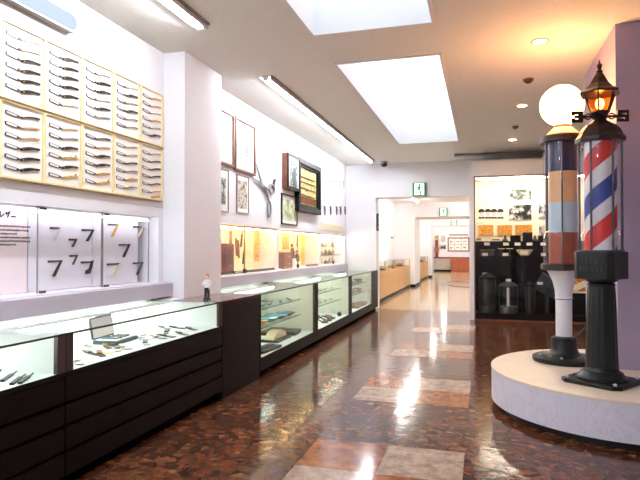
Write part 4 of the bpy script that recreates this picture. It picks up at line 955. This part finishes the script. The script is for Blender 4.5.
# ================================================================== round plinth and the two poles
PX, PY, PR, PZ = 1.14, 5.35, 1.062, .35
t = thing('round_plinth', (PX, PY, 0), 'round white marble plinth carrying both barber poles', 'plinth')
def arc_disc(r, z0, z1, nm, mk, bev=0):
    # round front, flat where it meets the wall end
    pts_ = []
    for i in range(97):
        a = 2*PI*i/96; x, y = r*math.cos(a), r*math.sin(a)
        pts_.append((x, y))
    poly = [(x, y) for x, y in pts_[:-1] if not (x > .012 and y > .068)]
    # order: start at the wall's front face on the right, go clockwise round the front, end on the wall's left face
    poly.sort(key=lambda q: (math.atan2(q[1], q[0])-.0632) % (2*PI))
    poly = [p_ for p_ in poly if True]
    full = [(math.sqrt(r*r-.068**2), .068)]+[p_ for p_ in poly if (math.atan2(p_[1], p_[0]) % (2*PI)) > PI/2 or p_[1] < .068]
    full = sorted(full[1:], key=lambda q: -((math.atan2(q[1], q[0])-.07) % (2*PI)))
    ring = [(.008, .068), (.008, r*.9999)]+[p_ for p_ in full[::-1]]+[(math.sqrt(r*r-.068**2), .068)]
    return MB().prism(ring, lambda u, v, d: (u, v, d), z0, z1).build(nm, mk, t, bevel=bev)
arc_disc(PR-.07, 0, .06, 'toe_kick', 'rubber'); arc_disc(PR, .06, PZ-.02, 'drum', 'plinth_marble'); arc_disc(PR+.004, PZ-.02, PZ, 'top_slab', 'marble_top', .004)

# ---- lantern pole
LP = (.905, 4.87)
LROT = math.radians(-36)
t = thing('barber_pole', (LP[0], LP[1], PZ), 'black iron barber pole with lantern top and red, white and blue stripes', 'barber pole', rz=LROT)
oct_ = lambda s, c_: [(-s+c_, -s), (s-c_, -s), (s, -s+c_), (s, s-c_), (s-c_, s), (-s+c_, s), (-s, s-c_), (-s, -s+c_)]
fz = lambda u, v, d: (u, v, d)
MB().prism(oct_(.235, .05), fz, 0, .03).build('base_plate', 'iron_black', t, bevel=.006)
for a, b in ((1, 1), (1, -1), (-1, 1), (-1, -1)): MB().lathe([(.014, .03), (.014, .042), (.008, .048)], a*.185, b*.185, 6).build('bolt', 'steel_light', t)
MB().lathe([(.19, .03), (.19, .045), (.165, .06), (.15, .085), (.125, .095), (.118, .12), (.112, .125)], n=40).build('base_moulding', 'iron_black', t, True)
MB().lathe([(.122, .122), (.118, .2), (.112, .45), (.104, .70), (.098, .755)], n=64, flute=lambda i, z: 1-.055*(.5+.5*math.cos(i*PI/2))).build('fluted_column', 'iron_black', t, True)
MB().lathe([(.09, .75), (.10, .76), (.10, .775), (.088, .785), (.118, .80), (.118, .815), (.13, .83)], n=40).build('collar', 'iron_black', t, True)
MB().prism(oct_(.158, .04), fz, .815, 1.03).build('head_box', 'iron_black', t, bevel=.006)
g = MB(); g.frame_y(-.165, -.158, -.11, .11, .84, 1.005, .012); g.build('front_plaque', 'iron_black', t)
g = MB()
for zz, xs in ((.955, (-.07, -.035, .0, .04)), (.895, (-.085, -.055, -.03, .01, .045, .08))):
    for x in xs: g.box(x-.006, x+.006, -.165, -.158, zz-.02, zz+.02)
g.build('raised_marks', 'dark_grey', t)
MB().lathe([(.0, .86), (.02, .865), (.02, .89), (.0, .895)], .14, .0, 10, caps=False).build('side_knob', 'iron_black', t)
# striped cylinder
ZA, ZB, RR = 1.03, 1.90, .118
def striped():
    mb = MB(); n, m_ = 128, 120; V = []
    for j in range(m_+1):
        z = ZA+(ZB-ZA)*j/m_; V.append([mb.bm.verts.new((RR*math.cos(2*PI*i/n), RR*math.sin(2*PI*i/n), z)) for i in range(n)])
    for j in range(m_):
        for i in range(n):
            ph = (((ZA+(ZB-ZA)*(j+.5)/m_)-ZA)/.61 - (i+.5)/n + .708) % 1.0
            # red, white, blue, white along the height
            mb.mi = 1 if ph < .285 else (0 if ph < .49 else (2 if ph < .765 else 0))
            mb._f([V[j][i], V[j][(i+1) % n], V[j+1][(i+1) % n], V[j+1][i]])
    mb.mi = 0; mb._f(V[0][::-1]); mb._f(V[-1])
    return mb.build('striped_cylinder', ['pole_white', 'pole_red', 'pole_blue'], t, True)
striped()
MB().lathe([(.148, ZA), (.148, ZB+.01)], n=48, caps=False).build('glass_sleeve', 'tube_glass', t, True)
for k in range(6):
    a = PI/6+k*PI/3
    MB().tube([(.152*math.cos(a), .152*math.sin(a), ZA), (.152*math.cos(a), .152*math.sin(a), ZB+.02)], .009, 8).build('upright', 'uprights', t, True)
MB().lathe([(.17, ZA-.005), (.17, ZA+.012)], n=40).build('lower_ring', 'uprights', t)
MB().lathe([(.182, ZB-.005), (.187, ZB+.025), (.18, ZB+.036), (.165, ZB+.055), (.15, ZB+.09), (.115, ZB+.13), (.08, ZB+.15), (.07, ZB+.16)], n=8, rot=PI/8).build('dome_cap', 'cap_brown', t, bevel=.004)
ZL = ZB+.16
MB().lathe([(.06, ZL), (.045, ZL+.02), (.06, ZL+.04), (.045, ZL+.055), (.07, ZL+.07)], n=24).build('lantern_stem', 'cap_brown', t, True)
# arm with letters, turned to the room
ar_ = Matrix.Rotation(-LROT+math.radians(10.5), 4, 'Z')
g = MB()
def armtube(p0, p1, r): g.tube([ar_ @ Vector(p0), ar_ @ Vector(p1)], r, 8)
armtube((-.14, 0, ZL+.045), (.14, 0, ZL+.045), .009)
for s in (-1, 1):
    pts_ = [ar_ @ Vector((s*.09+.022*math.cos(q), 0, ZL+.045+.022*math.sin(q))) for q in [2*PI*k/14 for k in range(15)]]; g.tube(pts_, .006, 6, False)
    pts_ = [ar_ @ Vector((s*.045+.015*math.cos(q), 0, ZL+.045+.015*math.sin(q))) for q in [2*PI*k/14 for k in range(15)]]; g.tube(pts_, .006, 6, False)
    armtube((s*.12, 0, ZL+.045-.015), (s*.12, 0, ZL+.045+.015), .008)
armtube((0, -.11, ZL+.045), (0, .11, ZL+.045), .009)
g.build('weather_arm', 'cap_brown', t, True)
def letter(polys, cx, nm):
    mb = MB(); s = .092
    for p in polys: mb.prism(p, lambda u, v, d: tuple(ar_ @ Vector((cx+u*s, d, ZL+.045+v*s))), -.008, .008)
    mb.build(nm, 'cap_brown', t)
letter([[(-.5, .5), (.45, .5), (.45, .2), (-.22, .2), (-.22, .12), (-.5, .12)], [(.08, .2), (.45, .2), (.45, -.2), (.08, -.2)], [(-.25, .12), (.08, .12), (.08, -.12), (-.25, -.12)], [(-.5, -.5), (.45, -.5), (.45, -.2), (-.22, -.2), (-.22, -.12), (-.5, -.12)]], -.172, 'letter_three')
letter([[(-.45, .5), (.5, .5), (.5, .14), (.3, .14), (.3, .24), (-.45, .24)], [(-.45, .24), (-.1, .24), (-.1, .12), (-.45, .12)], [(-.45, .12), (.5, .12), (.5, -.12), (-.45, -.12)], [(.15, -.12), (.5, -.12), (.5, -.24), (.15, -.24)], [(-.5, -.5), (.5, -.5), (.5, -.24), (-.3, -.24), (-.3, -.14), (-.5, -.14)]], .172, 'letter_s')
ZG = ZL+.07; HG = .16; hr = PI/6+.35
lant = bpy.data.objects.new('lantern', None); COL.objects.link(lant); lant.parent = t
MB().lathe([(.068, ZG-.01), (.074, ZG), (.068, ZG+.012)], n=6, rot=hr).build('lower_rim', 'cap_brown', lant)
for k in range(6):
    a = hr+k*PI/3; b = a+PI/3
    p = [Vector((.066*math.cos(q), .066*math.sin(q), ZG+.01)) for q in (a, b)]+[Vector((.12*math.cos(q), .12*math.sin(q), ZG+HG)) for q in (b, a)]
    mb = MB(); vs = [mb.bm.verts.new(v*.985 if False else v) for v in p]; mb._f(vs)
    ex = bmesh.ops.extrude_face_region(mb.bm, geom=mb.bm.faces[:]); off = -Vector((math.cos((a+b)/2), math.sin((a+b)/2), 0))*.003
    for v in [g_ for g_ in ex['geom'] if isinstance(g_, bmesh.types.BMVert)]: v.co += off
    mb.build('pane', 'amber_glass', lant)
    MB().tube([(.068*math.cos(a), .068*math.sin(a), ZG+.005), (.122*math.cos(a), .122*math.sin(a), ZG+HG)], .0075, 6).build('rib', 'cap_brown', lant)
MB().lathe([(.02, ZG), (.014, ZG+.03)], n=12).build('lamp_socket', 'bronze', lant); f = MB(); f.ball((0, 0, ZG+.075), .032, (1, 1, 1.35)); f.build('bulb', 'bulb_light', lant, True)
MB().lathe([(.13, ZG+HG-.012), (.158, ZG+HG-.012), (.158, ZG+HG+.006), (.115, ZG+HG+.03), (.075, ZG+HG+.075), (.045, ZG+HG+.13), (.022, ZG+HG+.165)], n=6, rot=hr, caps=True).build('roof', 'cap_brown', lant)
MB().lathe([(.02, ZG+HG+.16), (.026, ZG+HG+.175), (.012, ZG+HG+.19), (.02, ZG+HG+.215), (.022, ZG+HG+.225), (.008, ZG+HG+.24), (.004, ZG+HG+.265)], n=14).build('finial', 'cap_brown', lant, True)

# ---- globe pole
GP = (.735, 5.68)
t = thing('barber_pole', (GP[0], GP[1], PZ), 'white-legged barber pole with lit white globe and reflections painted inside its glass cylinder', 'barber pole')
MB().lathe([(.275, 0), (.28, .012), (.28, .04), (.26, .052), (.16, .07)], n=56).build('base_disc', 'iron_black', t, True)
for k in range(6): a = .3+k*PI/3; MB().lathe([(.012, .05), (.012, .068)], .225*math.cos(a), .225*math.sin(a), 8).build('bolt', 'steel_light', t)
MB().lathe([(.17, .06), (.13, .085), (.115, .12), (.112, .22), (.075, .235)], n=40).build('base_socket', 'iron_black', t, True)
MB().lathe([(.072, .2), (.072, .575), (.078, .58), (.078, .59), (.074, .595), (.078, .66), (.095, .74), (.13, .82), (.155, .855)], n=48).build('trumpet_column', 'marble_white', t, True)
MB().lathe([(.0765, .578), (.08, .582), (.0765, .587)], n=40, caps=False).build('column_band', 'dark_grey', t, True)
MB().lathe([(.175, .85), (.2, .86), (.2, .905), (.185, .915)], n=48).build('lower_ring', 'cap_brown', t, True)
z0g = .915
bz = [.915, 1.205, 1.485, 1.775, 2.05]; bm_ = ['reflection_rust', 'reflection_sky', 'reflection_orange', 'reflection_navy']
for k in range(4): MB().lathe([(.128, bz[k]), (.128, bz[k+1])], n=48).build('painted_reflection', bm_[k], t, True)  # reflections in the glass, painted as flat bands on an inner cylinder
MB().lathe([(.174, .915), (.174, 2.05)], n=56, caps=False).build('glass_tube', 'tube_glass', t, True)
for k in range(6): a = .35+k*PI/3; MB().tube([(.164*math.cos(a), .164*math.sin(a), .91), (.164*math.cos(a), .164*math.sin(a), 2.055)], .007, 8).build('upright', 'uprights', t, True)
MB().lathe([(.19, 2.045), (.198, 2.055), (.198, 2.085), (.185, 2.11), (.15, 2.125)], n=56).build('cap', 'cap_brown', t, True)
MB().lathe([(.15, 2.12), (.14, 2.14), (.095, 2.18), (.082, 2.20)], n=40).build('globe_seat', 'razor_ivory', t, True)
MB().lathe([(.086, 2.195), (.09, 2.2), (.086, 2.215)], n=36).build('globe_collar', 'bronze', t, True)
f = MB(); f.ball((-.005, 0, 2.405), .196, (1, 1, .98), 40, 24); f.build('globe', 'globe_light', t, True)
t = thing('black_cable', (GP[0]+.1, GP[1]-.1, PZ), 'thin black cable rising from the globe pole base toward the lantern pole', 'cable')
MB().tube([(-.04, -.03, .225), (.0, -.04, .27), (.06, -.02, .33), (.14, .1, .36), (.2, .2, .30), (.24, .26, .0)], .007, 8).build('cord', 'rubber', t, True); MB().tube([(-.042, -.03, .215), (-.038, -.03, .23)], .011, 8).build('plug', 'rubber', t)

# ================================================================== world and view
wd = bpy.data.worlds.new('world'); sc.world = wd; wd.use_nodes = True
bg = wd.node_tree.nodes['Background']; bg.inputs[0].default_value = (.8, .85, 1, 1); bg.inputs[1].default_value = .3
sc.view_settings.view_transform = 'Standard'; sc.view_settings.look = 'None'; sc.view_settings.gamma = 1; sc.view_settings.use_curve_mapping = False
sc.view_settings.exposure = .9
cy = sc.cycles
cy.use_denoising = True; cy.max_bounces = 8; cy.diffuse_bounces = 4; cy.glossy_bounces = 4; cy.transparent_max_bounces = 24; cy.transmission_bounces = 4
cy.caustics_reflective = False; cy.caustics_refractive = False; cy.sample_clamp_indirect = 6
